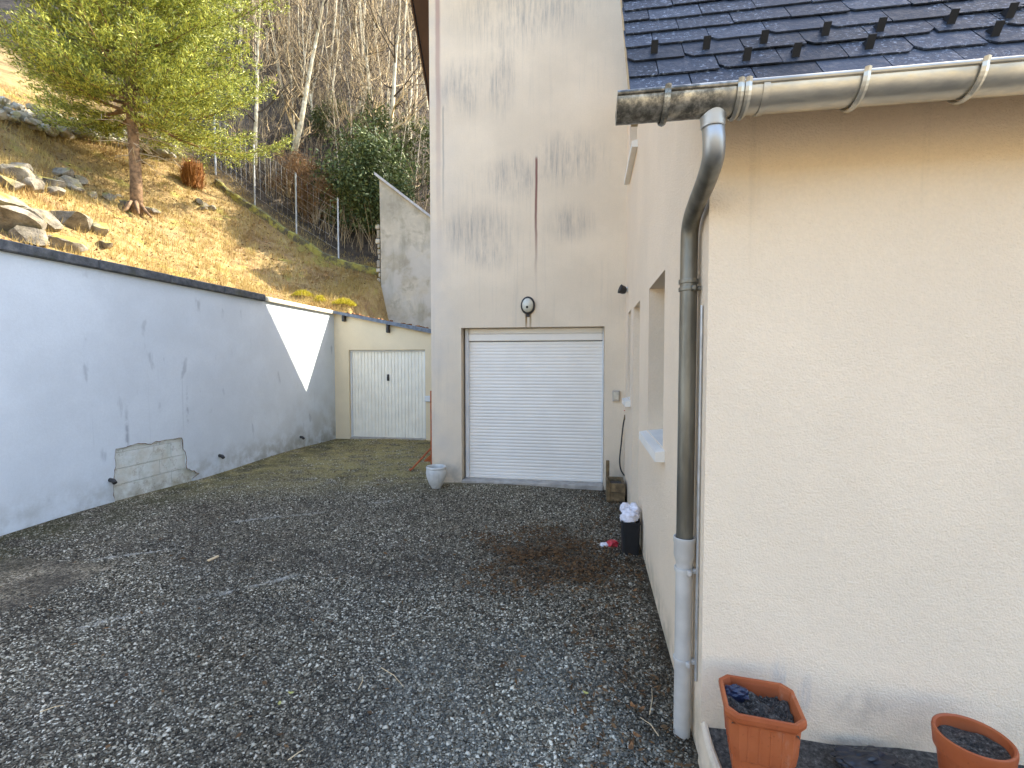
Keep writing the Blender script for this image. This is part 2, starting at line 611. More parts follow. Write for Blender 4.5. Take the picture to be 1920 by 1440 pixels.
# ground
t = NT('gravel_yard')
x, y, z = t.xyz()
v = t.voro(62, out='Color')
bw = t.n('ShaderNodeRGBToBW')
t.set(bw.inputs[0], v)
tone = t.mul(bw.outputs[0], t.sm(t.noise(6, 4), .2, .8, .7, 1.25))
c = t.ramp(tone, [(.1, (.05, .042, .031)), (.45, (.2, .17, .125)), (.75, (.36, .31, .235)), (1., (.52, .46, .37))])
gap = t.sm(t.voro(62, 'DISTANCE_TO_EDGE'), .0, .09)
c = t.mix(gap, (.03, .029, .026), c)
# dirt between
dirt = t.sm(t.noise(1.2, 5, .6), .5, .68)
c = t.mix(t.mul(dirt, .6), c, (.04, .034, .028))
# wheel-worn dark band across the left foreground
earth = t.mul(t.sm(t.noise(1.7, 5), .32, .6), t.sm(x, -.4, -1.4), t.sm(y, 5.5, 3.6))
c = t.mix(t.mul(earth, .5), c, (.04, .036, .036))
mossm = t.mul(t.sm(t.add(y, t.mul(x, -.35)), 6.4, 8.6), t.sm(t.noise(3.2, 6, .65), .3, .6))
c = t.mix(t.mul(mossm, .9), c, (.40, .335, .15))
wallm = t.mul(t.sm(x, -4.4, -5.5), t.sm(t.noise(2.6, 5), .35, .62))
c = t.mix(t.mul(wallm, .75), c, (.07, .068, .032))
brown = t.mul(t.blob(x, y, -.25, 4.15, 1.1, .95), t.sm(t.noise(3.2, 6, .65), .4, .58))
c = t.mix(t.mul(brown, .85), c, (.06, .034, .018))
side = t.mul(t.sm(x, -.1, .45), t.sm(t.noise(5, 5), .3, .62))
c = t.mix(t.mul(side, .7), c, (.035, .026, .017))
# pale limey tyre lines
def line(x0, y0, x1, y1, wd, st, c):
    dx, dy = x1 - x0, y1 - y0
    L = math.hypot(dx, dy)
    u = t.mth('ADD', t.mul(t.mth('SUBTRACT', x, x0), dx / L), t.mul(t.mth('SUBTRACT', y, y0), dy / L))
    vv = t.mth('SUBTRACT', t.mul(t.mth('SUBTRACT', y, y0), dx / L), t.mul(t.mth('SUBTRACT', x, x0), dy / L))
    vv = t.add(vv, t.mul(t.mth('SUBTRACT', t.noise(2, 3), .5), .14))
    m = t.mul(t.sm(t.mth('ABSOLUTE', vv), wd, wd * .2), t.sm(u, -.1, .15), t.sm(u, L + .1, L - .15), t.sm(t.noise(9, 5, .65), .42, .58))
    return t.mix(t.mul(m, st), c, (.42, .4, .36))
LINES = []
for a, b, wd in (((140, 1178), (300, 1138), .035), ((360, 1120), (560, 1078), .03), ((430, 978), (610, 962), .05), ((180, 1050), (330, 1030), .03),
                 ((690, 945), (740, 938), .06)):
    p, q = onZ(*a), onZ(*b)
    c = line(p.x, p.y, q.x, q.y, wd, .4, c)
    LINES.append((p.x, p.y, q.x, q.y))
h = t.add(t.mul(t.voro(62), -1.), t.mul(t.noise(20, 4), .4))
t.bump(h, .8, .02)
c = t.mix(1., c, (1.04, 1.0, .91), 'MULTIPLY')
M['ground'] = t.out(c, .95, spec=.1)

t = NT('gravel_stone')
c = t.ramp(t.rand(), [(0, (.025, .022, .017)), (.35, (.11, .096, .072)), (.62, (.24, .212, .163)), (.84, (.46, .415, .33)), (1., (.85, .79, .67))])
x, y, z = t.xyz()
mm = t.mul(t.sm(t.add(y, t.mul(x, -.35)), 6.4, 8.6), t.sm(t.noise(3.2, 6, .65), .3, .6))
c = t.mix(t.mul(mm, .75), c, (.38, .32, .15))
dk = t.mul(t.sm(t.noise(1.7, 5), .32, .6), t.sm(x, -.4, -1.4), t.sm(y, 5.5, 3.6))
c = t.mix(t.mul(dk, .4), c, (.06, .054, .05))
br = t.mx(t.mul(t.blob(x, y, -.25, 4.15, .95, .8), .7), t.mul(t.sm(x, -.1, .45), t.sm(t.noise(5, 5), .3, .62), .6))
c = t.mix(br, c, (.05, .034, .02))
pale = t.mul(t.blob(x, y, -.35, 2.1, 1.1, 1.3), t.sm(t.noise(1.4, 4), .3, .6))
c = t.mix(t.mul(pale, .3), c, (.36, .38, .37))
wl = t.mul(t.sm(x, -4.4, -5.5), t.sm(t.noise(2.6, 5), .35, .62))
c = t.mix(t.mul(wl, .5), c, (.075, .072, .034))
for l_ in LINES:
    c = line(*l_, .045, .95, c)
c = t.mix(1., c, t.ramp(t.noise(.85, 4, .55), [(.32, (.68, .63, .56)), (.5, (1., .97, .89)), (.68, (1.3, 1.27, 1.18))]), 'MULTIPLY')
M['stone'] = t.out(c, .85, spec=.15)
t = NT('terrace_soil')
c = t.ramp(t.noise(55, 6, .75), [(.34, (.02, .017, .014)), (.5, (.075, .066, .055)), (.62, (.15, .135, .115)), (.72, (.34, .31, .27))])
t.bump(t.noise(60, 6, .7), .8, .02)
M['terrace'] = t.out(c, .95)

# ------------------------------------------------------------------ terrain
def softp(x, k=.5):
    x = np.asarray(x, float) / k
    return k * np.where(x > 30, x, np.log1p(np.exp(np.minimum(x, 30))))
def hz(X, Y):
    X = np.asarray(X, float); Y = np.asarray(Y, float)
    a = np.clip(-5.9 - X, 0, 60)
    z = 2.62 + .2 * a
    z = z + .58 * softp(-8.0 - X, .5) - .45 * softp(-17 - X, 2.)
    z = z + .40 * softp(Y - 10.2, .6)
    z = z + .55 * softp(Y - 13.2, .5) - .3 * softp(Y - 45, 4.)
    z = z - .25 * softp(6.0 - Y, .8) * np.clip(a / 6, 0, 1)
    lump = .10 * np.sin(X * 1.3 + .7 * Y) * np.sin(Y * 1.1 - .3 * X) + .05 * np.sin(X * 3.1 + 1.) * np.sin(Y * 2.7 + X)
    z = z - 1.6 * np.clip((13.75 - Y) / .3, 0, 1) * np.clip((X + 6.05) / .35, 0, 1) 
    return z + lump * np.clip((a - .8) / 2, 0, 1)
def on_hill(px, py):
    d = ray(px, py)
    tt = 5.0
    while tt < 120:
        p = CAM + d * tt
        if p.x < -5.9 or p.y > 11.4:
            if p.z <= float(hz(p.x, p.y)):
                return p
        tt += .02
    return None

xs = np.concatenate([np.arange(-60, -24, 1.5), np.arange(-24, -5.80, .2), np.arange(-5.7, 14, .8)])
ys = np.concatenate([np.arange(-8, 20, .2), np.arange(20, 80, 1.2)])
GX, GY = np.meshgrid(xs, ys)
GZ = hz(GX, GY) + rng.normal(0, .012, GX.shape)
ny, nx = GX.shape
V = np.stack([GX, GY, GZ], -1).reshape(-1, 3)
ii = np.arange(ny * nx).reshape(ny, nx)
Fq = np.stack([ii[:-1, :-1], ii[:-1, 1:], ii[1:, 1:], ii[1:, :-1]], -1)
cx = GX[:-1, 1:]; cy = GY[:-1, :-1]
mask = (cx < -5.84) | (cy > 11.3)
hill = npmesh('hillside', V, Fq[mask].reshape(-1, 4), M['hill'], smooth=True)
tag(hill, 'sunlit straw coloured hillside rising above the white yard wall into woodland', 'hillside', kind='structure')

# unseen slope added behind the camera to bounce warm light onto the shaded walls
xs2 = np.arange(-60, 61, 4.); ys2 = np.arange(-70, -11.9, 2.)
G2X, G2Y = np.meshgrid(xs2, ys2)
G2Z = -.06 + .3 * softp(-18 - G2Y, 1.5) + .3 * np.sin(G2X * .2) * np.clip((-14 - G2Y) / 10, 0, 1)
ii = np.arange(G2X.size).reshape(G2X.shape)
Fq = np.stack([ii[:-1, :-1], ii[:-1, 1:], ii[1:, 1:], ii[1:, :-1]], -1).reshape(-1, 4)
tag(npmesh('bounce_slope', np.stack([G2X, G2Y, G2Z], -1).reshape(-1, 3), Fq, simple('bounce_straw', (.3, .24, .12), .95, .25, 1.5), smooth=True), 'unseen straw slope added behind the camera for warm bounce light', 'slope', kind='structure')

# yard
mb = MB()
gx = np.arange(-6, 1.01, .125); gy = np.arange(-6, 12.3, .125)
def gz(x, y):
    return .018 * math.sin(x * 2.1 + 1) * math.sin(y * 1.7) - .004
idx = {}
for j, y in enumerate(gy):
    for i, x in enumerate(gx):
        idx[i, j] = len(mb.v)
        mb.v.append((x, y, gz(x, y)))
for j in range(len(gy) - 1):
    for i in range(len(gx) - 1):
        mb.f.append((idx[i, j], idx[i + 1, j], idx[i + 1, j + 1], idx[i, j + 1]))
# far sheet so that the ground has no end
yard = put('gravel_yard', mb, M['ground'], smooth=True)
tag(yard, 'grey gravel yard between the white wall and the house', 'yard', kind='structure')
mb = MB(); mb.face([(-300, -300, -.05), (300, -300, -.05), (300, 300, -.05), (-300, 300, -.05)])
tag(put('ground', mb, simple('bounce_ground', (.26, .22, .16), .9, .2, 3)), 'ground', 'ground', kind='structure')  # unseen ground, toned pale to bounce warm light onto the walls
mb = MB()
gx = np.arange(.5, 8.1, .25); gy = np.arange(-3, 2.2, .1)
idx = {}
for j, y in enumerate(gy):
    for i, x in enumerate(gx):
        idx[i, j] = len(mb.v)
        mb.v.append((x, y, .125 + .012 * math.sin(9 * x + 4 * y) * math.sin(7 * y) + .03 * max(0, (y - 2.0) * 5)))
for j in range(len(gy) - 1):
    for i in range(len(gx) - 1):
        mb.f.append((idx[i, j], idx[i + 1, j], idx[i + 1, j + 1], idx[i, j + 1]))
tag(put('soil_strip', mb, M['terrace'], smooth=True), 'dark soil strip along the foot of the cream wall', 'soil', kind='structure')

# loose gravel (stuff)
def stones(n, x0, x1, y0, y1, s0, s1):
    x = rng.uniform(x0, x1, n); y = rng.uniform(y0, y1, n)
    sc = rng.uniform(s0, s1, n) * rng.choice([.6, .8, 1, 1.35], n, p=[.3, .35, .27, .08])
    return x, y, sc
P = [stones(115000, -3.9, .46, 1.3, 3.5, .0042, .0098), stones(85000, -5.7, .46, 3.4, 6.5, .005, .0105), stones(16000, -5.7, -2.2, 6.4, 10.1, .007, .013)]
ln = []
for (x0, y0, x1, y1) in LINES:
    k = 600
    u = rng.uniform(0, 1, k)
    ln.append((x0 + (x1 - x0) * u + rng.normal(0, .03, k), y0 + (y1 - y0) * u + rng.normal(0, .03, k), rng.uniform(.006, .011, k)))
P += ln
x = np.concatenate([p[0] for p in P]); y = np.concatenate([p[1] for p in P]); sc = np.concatenate([p[2] for p in P])
keep = (x > -5.7) & (x < .46)
x, y, sc = x[keep], y[keep], sc[keep]
n = len(x)
base = np.array([(1, 0, 0), (0, 1, 0), (-1, 0, 0), (0, -1, 0), (.3, .2, .75), (0, 0, -.6)], float)
Vs = base[None] * (1 + rng.uniform(-.35, .35, (n, 6, 3)))
Vs[:, :, 0] *= rng.uniform(.9, 1.6, (n, 1))
Vs[:, :, 2] *= rng.uniform(.45, 1.0, (n, 1))
a = rng.uniform(0, 6.28, n); ca, sa = np.cos(a)[:, None], np.sin(a)[:, None]
tl = rng.normal(0, .4, n); ct, st_ = np.cos(tl)[:, None], np.sin(tl)[:, None]
X1 = Vs[..., 0] * ct - Vs[..., 2] * st_; Z1 = Vs[..., 0] * st_ + Vs[..., 2] * ct
Vx = X1 * ca - Vs[..., 1] * sa; Vy = X1 * sa + Vs[..., 1] * ca
gzz = .018 * np.sin(x * 2.1 + 1) * np.sin(y * 1.7) - .004
Vw = np.stack([Vx * sc[:, None] + x[:, None], Vy * sc[:, None] + y[:, None], Z1 * sc[:, None] + (gzz + sc * .3)[:, None]], -1).reshape(-1, 3)
tri = np.array([(0, 1, 4), (1, 2, 4), (2, 3, 4), (3, 0, 4), (1, 0, 5), (2, 1, 5), (3, 2, 5), (0, 3, 5)])
Ft = (tri[None] + (np.arange(n) * 6)[:, None, None]).reshape(-1, 3)
g = npmesh('loose_gravel', Vw, Ft, M['stone'], per=3)
tag(g, 'loose grey crushed gravel spread over the yard', 'gravel', kind='stuff')

# leaf blades / litter generator
def blades(n, pts, lo, hi, wd, lean=.5, nrm=None):
    """thin quads growing from pts"""
    L = rng.uniform(lo, hi, n)
    a = rng.uniform(0, 2 * np.pi, n)
    tilt = rng.uniform(0, lean, n)
    d = np.stack([np.cos(a) * np.sin(tilt), np.sin(a) * np.sin(tilt), np.cos(tilt)], -1)
    b = rng.uniform(0, 2 * np.pi, n)
    s = np.stack([np.cos(b), np.sin(b), np.zeros(n)], -1) * (wd * rng.uniform(.6, 1.3, n))[:, None]
    e = pts + d * L[:, None]
    V = np.stack([pts - s, pts + s, e + s * .25, e - s * .25], 1).reshape(-1, 3)
    F = np.arange(n * 4).reshape(n, 4)
    return V, F
def leaves(pts, size, asp=.5, flat=None, dirs=None):
    n = len(pts)
    d = rng.normal(0, 1, (n, 3)) if dirs is None else dirs + rng.normal(0, .45, (n, 3))
    if flat is not None:
        d[:, 2] *= flat
    d /= np.linalg.norm(d, axis=1)[:, None]
    q = rng.normal(0, 1, (n, 3))
    if flat is not None:
        q[:, 2] *= flat
    q -= (q * d).sum(1)[:, None] * d
    q /= np.linalg.norm(q, axis=1)[:, None] + 1e-9
    s = (size * rng.uniform(.6, 1.3, n))[:, None]
    V = np.stack([pts - d * s * .5, pts + q * s * asp * .5, pts + d * s * .5, pts - q * s * asp * .5], 1).reshape(-1, 3)
    return V, np.arange(n * 4).reshape(n, 4)

n = 2600
r_ = np.sqrt(rng.uniform(0, 1, n)); a = rng.uniform(0, 6.28, n)
r_ = r_ * (.95 + .3 * np.sin(3 * a + 1) + .18 * np.sin(5 * a)) + rng.normal(0, .12, n)
lx = -.28 + .8 * r_ * np.cos(a); ly = 4.2 + .72 * r_ * np.sin(a)
n2 = 900
lx = np.concatenate([lx, rng.uniform(-.1, .44, n2)]); ly = np.concatenate([ly, rng.uniform(1.9, 6.4, n2)])
n3 = 500
lx = np.concatenate([lx, rng.uniform(-4.5, .3, n3)]); ly = np.concatenate([ly, rng.uniform(1.2, 8.5, n3)])
pts = np.stack([lx, ly, rng.uniform(.008, .03, len(lx))], -1)
V, Fq = leaves(pts, .038, .4, .22)
tag(npmesh('leaf_litter', V, Fq, M['litter']), 'brown leaf litter and needles patch on the gravel before the roller door', 'leaf litter', kind='stuff')


# ================================================================== left retaining wall
XW = -5.72
wall = empty('retaining_wall', (XW, 5, 0), 'long white rendered retaining wall with stained face and stone coping along the left of the yard', 'wall')
patch_px = [(198, 948), (214, 905), (217, 842), (258, 831), (284, 833), (292, 828), (341, 821), (344, 842), (350, 856), (351, 878), (374, 888), (362, 897), (350, 912)]
hole = []
for p in patch_px[1:-1]:
    q = onX(*p, XW)
    hole.append((q.y, max(q.z, -.04)))
# close below ground
hole = [(hole[0][0], -.06)] + hole + [(hole[-1][0], -.06)]
# jagged plaster edge
def jag(loop, amp=.012, step=.05):
    out = []
    for (a, b), (c, d) in zip(loop, loop[1:] + loop[:1]):
        L = math.hypot(c - a, d - b)
        k = max(1, int(L / step))
        for i in range(k):
            u = i / k
            out.append((a + (c - a) * u + rnd.uniform(-amp, amp) * (i > 0), b + (d - b) * u + rnd.uniform(-amp, amp) * (i > 0)))
    return out
hole = jag(hole)
hole = [(a, max(b, -.08)) for a, b in hole]
mb = MB()
outer = [(-2, -.15), (10.2, -.15), (10.2, 2.81), (-2, 2.81)]
mb.panel(outer, [hole], lambda u, v: (XW, u, v), lambda u, v: (XW - .032, u, v))
mb.box((XW - .28, -2, -.15), (XW - .04, 10.2, 2.81))
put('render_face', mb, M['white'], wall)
# exposed blockwork behind the fallen render
t = NT('patched_blockwork')
x, y, z = t.xyz()
n = t.noise(7, 6, .65)
c = t.ramp(n, [(.3, (.58, .6, .52)), (.5, (.72, .74, .68)), (.7, (.78, .8, .76))])
c = t.mix(t.mul(t.sm(t.noise(4, 4), .45, .65), .5), c, (.6, .55, .42))
crack = t.sm(t.mth('ABSOLUTE', t.mth('SUBTRACT', t.noise(2.6, 5, .6), .5)), .012, .0)
c = t.mix(t.mul(crack, .4), c, (.25, .2, .13))
c = t.mix(t.mul(t.sm(z, .3, .02), t.sm(t.noise(9, 5), .3, .7), .6), c, (.27, .24, .15))
t.bump(t.noise(45, 5, .7), .8, .012)
blockm = t.out(c, .95)
mb = MB()
y0, y1 = min(p[0] for p in hole) - .1, max(p[0] for p in hole) + .1
zc = -.1
for row, hgt in enumerate((.3, .2, .2, .25)):
    yy = y0 - (.18 if row % 2 else 0)
    while yy < y1:
        L = .95
        mb.bbox((XW - .06, yy, zc), (XW - .016 - rnd.uniform(0, .006), min(yy + L, y1 + .2) - .004, zc + hgt - .003), .004)
        yy += L
    zc += hgt
tag(put('exposed_blocks', mb, blockm, wall), 'bare patch of pale blockwork where the render has fallen off')
mb = MB()
ed = [Vector((XW - .004, a, b)) for a, b in hole if b > .0]
mb.tube([p + Vector((0, rnd.uniform(-.004, .004), rnd.uniform(-.004, .004))) for p in ed], [rnd.uniform(.003, .007) for _ in ed], 6)
put('broken_edge', mb, simple('earthy_edge', (.2, .14, .085), .95, .4, 20, bump=.5), wall)
# coping stones: colours split at the shadow line, shade and sun put into them
mb = MB()
yy = -2
while yy < 7.8:
    L = min(.98, 7.84 - yy)
    k = rnd.uniform(-.004, .004)
    mb.bbox((XW - .32, yy, 2.812), (XW + .055 + k, yy + L - .006, 2.925 + k), .012)
    yy += L
tag(put('shade_coping', mb, M['darkcoping'], wall), 'weathered concrete coping with shade put into its dark colour')
mb = MB()
for a, b in ((7.845, 9.0), (9.005, 10.16)):
    mb.bbox((XW - .32, a, 2.812), (XW + .045, b, 2.90), .012)
tag(put('sun_coping', mb, M['coping'], wall), 'cream coping on the far end with sunlight put into its pale colour')
for px, py in ((206, 901), (411, 855), (563, 820)):
    p = onX(px, py, XW)
    mb = MB()
    mb.tube([(XW - .02, p.y, p.z + .01), (XW + .05, p.y, p.z), (XW + .085, p.y - .01, p.z - .025)], [.024, .026, .024], 12)
    put('weep_pipe', mb, M['dark'], wall, smooth=False)

# ================================================================== low garage at the end of the yard
GY = 10.2
gar = empty('garage', (-4.5, GY, 0), 'small cream garage with a lean-to roof between the white wall and the tall house', 'garage')
def rz(x): return 2.855 - .199 * (x + 5.72)
mb = MB()
mb.panel([(-5.72, -.12), (-2.25, -.12), (-2.25, rz(-2.25)), (-5.72, rz(-5.72))], [[(-5.375, -.1), (-3.565, -.1), (-3.565, 2.01), (-5.375, 2.01)]],
         lambda u, v: (u, GY, v), lambda u, v: (u, GY + .2, v))
mb.box((-5.72, GY + .2, -.1), (-5.52, 11.45, 2.5))
put('wall', mb, M['garage'], gar)
mb = MB()
th = .05
a = [(-5.95, rz(-5.95)), (-2.22, rz(-2.22))]
mb.rings([[(-5.82, GY - .10, rz(-5.82) + .004), (-5.82, 11.42, rz(-5.82) + .004), (-5.82, 11.42, rz(-5.82) + th), (-5.82, GY - .10, rz(-5.82) + th)],
          [(-2.22, GY - .10, rz(-2.22) + .004), (-2.22, 11.42, rz(-2.22) + .004), (-2.22, 11.42, rz(-2.22) + th), (-2.22, GY - .10, rz(-2.22) + th)]])
rf = put('roof', mb, M['slate'], gar)
mb = MB()
mb.rings([[(-5.70, GY - .118, rz(-5.70) - .012), (-5.70, GY - .102, rz(-5.70) - .012), (-5.70, GY - .102, rz(-5.70) + .05), (-5.70, GY - .118, rz(-5.70) + .05)],
          [(-2.22, GY - .118, rz(-2.22) - .04), (-2.22, GY - .102, rz(-2.22) - .04), (-2.22, GY - .102, rz(-2.22) + .07), (-2.22, GY - .118, rz(-2.22) + .07)]])
put('fascia', mb, simple('blue_grey_flashing', (.14, .165, .2), .5, .3, 14, .3), rf)
mb = MB()
for i in range(34):          # loose leaves and grit lying on the roof edge
    x = rnd.uniform(-5.4, -3.5)
    s = rnd.uniform(.015, .035)
    mb.bbox((x, GY - .09, rz(x) + .05), (x + s * 1.6, GY + rnd.uniform(-.05, .05), rz(x) + .05 + s), .004)
tag(put('roof_debris', mb, M['leafbrown'], origin=(-4.5, GY, 2.6)), 'bits of leaf litter lying along the garage roof edge', 'debris', kind='stuff')
for px, py0, py1 in ((643, 591, 603), (726, 609, 624)):
    p = onY(px, py0, GY - .1)
    q = onY(px, py1, GY - .05)
    mb = MB()
    mb.bbox((p.x - .03, GY - .112, q.z), (p.x + .03, GY - .001, p.z + .04), .008)
    put('bracket', mb, M['dark'], rf)
# ribbed up-and-over door
mb = MB()
x = -5.33
dy = GY + .085
prof = []
while x < -3.60:
    prof += [(x, dy), (x + .052, dy), (x + .058, dy + .014), (x + .074, dy + .014)]
    x += .08
prof.append((x, dy))
mb.rings([[(a, b, .03) for a, b in prof], [(a, b, 1.985) for a, b in prof]], False, False)
mb.f = [f for f in mb.f if len({v % len(prof) for v in f}) == 2 and {v % len(prof) for v in f} != {0, len(prof) - 1}]
mb.box((-5.37, dy + .02, .0), (-3.57, dy + .05, 2.0))
gd = put('garage_door', mb, M['ribdoor'], gar)
mb = MB()
mb.bbox((-5.374, dy - .02, .0), (-5.335, dy + .018, 2.008), .003)
mb.bbox((-3.605, dy - .02, .0), (-3.566, dy + .018, 2.008), .003)
mb.bbox((-5.334, dy - .02, 1.97), (-3.606, dy + .018, 2.008), .003)
put('frame', mb, M['whitepvc'], gd)
mb = MB()
p = onY(728, 708, dy)
mb.bbox((p.x - .028, dy - .012, p.z - .075), (p.x + .028, dy - .0005, p.z + .075), .006)
mb.tube([(p.x, dy - .01, p.z + .02), (p.x, dy - .045, p.z + .02), (p.x, dy - .05, p.z - .05)], [.012, .014, .011], 10)
put('handle', mb, M['dark'], gd)
mb = MB()
mb.bbox((-5.36, GY - .03, -.06), (-3.58, GY + .2, .022), .008)
put('threshold', mb, M['concrete'], gar)
p = onY(802, 748, GY)
mb = MB(); mb.bbox((p.x - .05, GY - .05, p.z - .06), (p.x + .08, GY - .001, p.z + .07), .01)
put('wall_box', mb, M['whitepvc'], gar)

# ================================================================== old grey wall behind the garage
ow = empty('old_wall', (-5.0, 13.4, 2.0), 'mottled grey old rendered wall with sloping stone top behind the garage', 'wall')
OX0 = -6.03
OY = 13.4
def oz(x): return 7.07 - .78 * (x - OX0)
mb = MB()
mb.panel([(OX0 - .02, .9), (-2.6, .9), (-2.6, oz(-2.6)), (OX0, oz(OX0)), (OX0 + .02, 4.9)], [], lambda u, v: (u, OY, v), lambda u, v: (u, OY + .42, v))
put('wall', mb, M['oldwall'], ow)
mb = MB()
x0, x1 = OX0 - .12, -2.6
mb.rings([[(x0, OY - .08, oz(x0) + .003), (x0, OY + .5, oz(x0) + .003), (x0, OY + .5, oz(x0) + .085), (x0, OY - .08, oz(x0) + .085)],
          [(x1, OY - .08, oz(x1) + .003), (x1, OY + .5, oz(x1) + .003), (x1, OY + .5, oz(x1) + .085), (x1, OY - .08, oz(x1) + .085)]])
put('coping', mb, M['slabstone'], ow)
mb = MB()   # broken stone quoins on its left end
z = 4.1
while z < 5.7:
    h = rnd.uniform(.12, .26)
    k = rnd.uniform(.04, .15)
    mb.bbox((OX0 - .015 - k, OY + .02, z), (OX0 - .022, OY + .4, z + h - .02), .02)
    z += h
put('quoin', mb, M['drystone'], ow)

# ================================================================== tall house
TY = 6.6
TX0, TX1 = -2.215, 15.0  # right end carried out of view to shade the low roof
VX_ = -3.1                         # verge
RIDGE = (7.75, 8.90)
def roofz(y):
    return RIDGE[1] - 1.368 * (y - RIDGE[0]) if y > RIDGE[0] else RIDGE[1] - 1.05 * (RIDGE[0] - y)
tall = empty('tall_house', (-.8, TY, 0), 'tall narrow beige rendered house with dark streaks, a white roller door and steep roof', 'house')
mb = MB()
DX0, DX1, DZ1 = -1.775, .215, 2.205
mb.panel([(TX0, -.15), (TX1, -.15), (TX1, 7.5), (TX0, 7.5)], [[(DX0, -.12), (DX1, -.12), (DX1, DZ1), (DX0, DZ1)]], lambda u, v: (u, TY, v), lambda u, v: (u, TY + .3, v))
side = [(TY + .3, -.15), (11.3, -.15), (11.3, roofz(11.3) - .05), (RIDGE[0], RIDGE[1] - .05), (TY + .3, roofz(TY + .3) - .05)]
mb.panel(side, [], lambda u, v: (TX0, u, v), lambda u, v: (TX0 + .3, u, v))
mb.panel(side, [], lambda u, v: (TX1, u, v), lambda u, v: (TX1 - .3, u, v))
mb.box((TX0 + .3, 11.0, -.15), (TX1 - .3, 11.3, 3.9))
mb.box((4.5, 7.6, 6.5), (14.9, 10.2, 13.2))     # unseen wing added to keep sun off the low roof
put('wall', mb, M['tower'], tall)
mb = MB()
def slab(xa, xb, prof, th):
    low = [(y, z) for y, z in prof]
    up = [(y, z + th) for y, z in reversed(prof)]
    mb.rings([[(xa, y, z) for y, z in low + up], [(xb, y, z) for y, z in low + up]])
prof = [(6.15, roofz(6.15)), RIDGE, (11.75, roofz(11.75))]
slab(VX_, 15.5, prof, .16)
rf = put('roof', mb, M['slate'], tall)
mb = MB()
prof2 = [(6.16, roofz(6.16) - .02), (RIDGE[0], RIDGE[1] - .02), (11.74, roofz(11.74) - .02)]
slab(VX_ + .02, TX0 - .002, prof2, .018)
slab(VX_ - .028, VX_ - .001, [(6.1, roofz(6.1) - .06), (RIDGE[0], RIDGE[1] - .06), (11.8, roofz(11.8) - .06)], .2)
put('soffit', mb, M['timber'], rf)
p = onX(792, 56, -2.7)
for yy in (6.9, p.y, 10.0):
    z = roofz(yy) - .03
    mb = MB()
    mb.bbox((VX_ + .03, yy - .06, z - .17), (TX0 - .003, yy + .06, z - .012), .006)
    put('purlin', mb, M['purlin'], rf)
# roller door
mb = MB()
ry = TY + .17
x0, x1 = DX0 + .075, DX1 - .025
prof = []
z = .085
while z < 1.97:
    prof += [(ry, z), (ry - .0035, z + .009), (ry - .0045, z + .02), (ry - .0035, z + .034), (ry, z + .043)]
    z += .047
prof.append((ry, z))
for (a, b), (c, d) in zip(prof, prof[1:]):
    mb.face([(x0, a, b), (x1, a, b), (x1, c, d), (x0, c, d)])
mb.box((x0, ry + .004, .06), (x1, ry + .02, z))
rd = put('roller_door', mb, M['shutter'], tall)
mb = MB(); mb.bbox((x0, ry - .018, .045), (x1, ry + .006, .084), .005)
put('bottom_bar', mb, M['shutter'], rd)
for a, b in ((DX0 + .022, DX0 + .074), (DX1 - .024, DX1 - .003)):
    mb = MB(); mb.bbox((a, ry - .035, .045), (b, ry + .02, 2.2), .004)
    put('guide_rail', mb, M['whitepvc'], rd)
mb = MB()
mb.bbox((x0, ry - .04, z + .01), (x1, ry + .03, z + .11), .01)
mb.bbox((x0, ry - .02, z + .112), (x1, ry + .03, 2.2), .008)
put('shutter_box', mb, M['shutter'], rd)
mb = MB(); mb.bbox((DX0 + .003, TY - .03, -.06), (DX1 - .003, TY + .35, .044), .01)
put('threshold', mb, M['concrete'], tall)
mb = MB(); mb.box((DX0 + .001, TY + .29, .0), (DX1 - .001, TY + .32, 2.2)); put('dark_door_sheet', mb, M['void'], rd)  # near-black sheet stands in for the dark behind the door

# ================================================================== low house on the right
HX, HY = .487, 2.1
low = empty('low_house', (1.2, HY, 0), 'cream roughcast house in the right foreground with slate roof, zinc gutter and downpipe', 'house')
def lz(y): return 2.664 + 1.33 * (y - 1.78)
RY = 5.0
mb = MB()
W1 = (3.25, 4.08, 1.15, 2.31)
D1 = (4.78, 5.44, .10, 2.31)
W3 = (5.78, 6.18, 1.28, 2.33)
W4 = (5.25, 6.16, 4.0, 4.72)
def rect(a): return [(a[0], a[2]), (a[1], a[2]), (a[1], a[3]), (a[0], a[3])]
gable = [(HY, -.15), (TY, -.15), (TY, lz(RY) - .12 - 1.1 * (TY - RY)), (RY, lz(RY) - .12), (HY, lz(HY) - .12)]
mb.panel(gable, [rect(W1), rect(D1), rect(W3), rect(W4)], lambda u, v: (HX, u, v), lambda u, v: (HX + .3, u, v))
mb.box((HX + .3, HY, -.15), (7.0, HY + .3, lz(HY) - .12))
put('wall', mb, M['cream'], low)
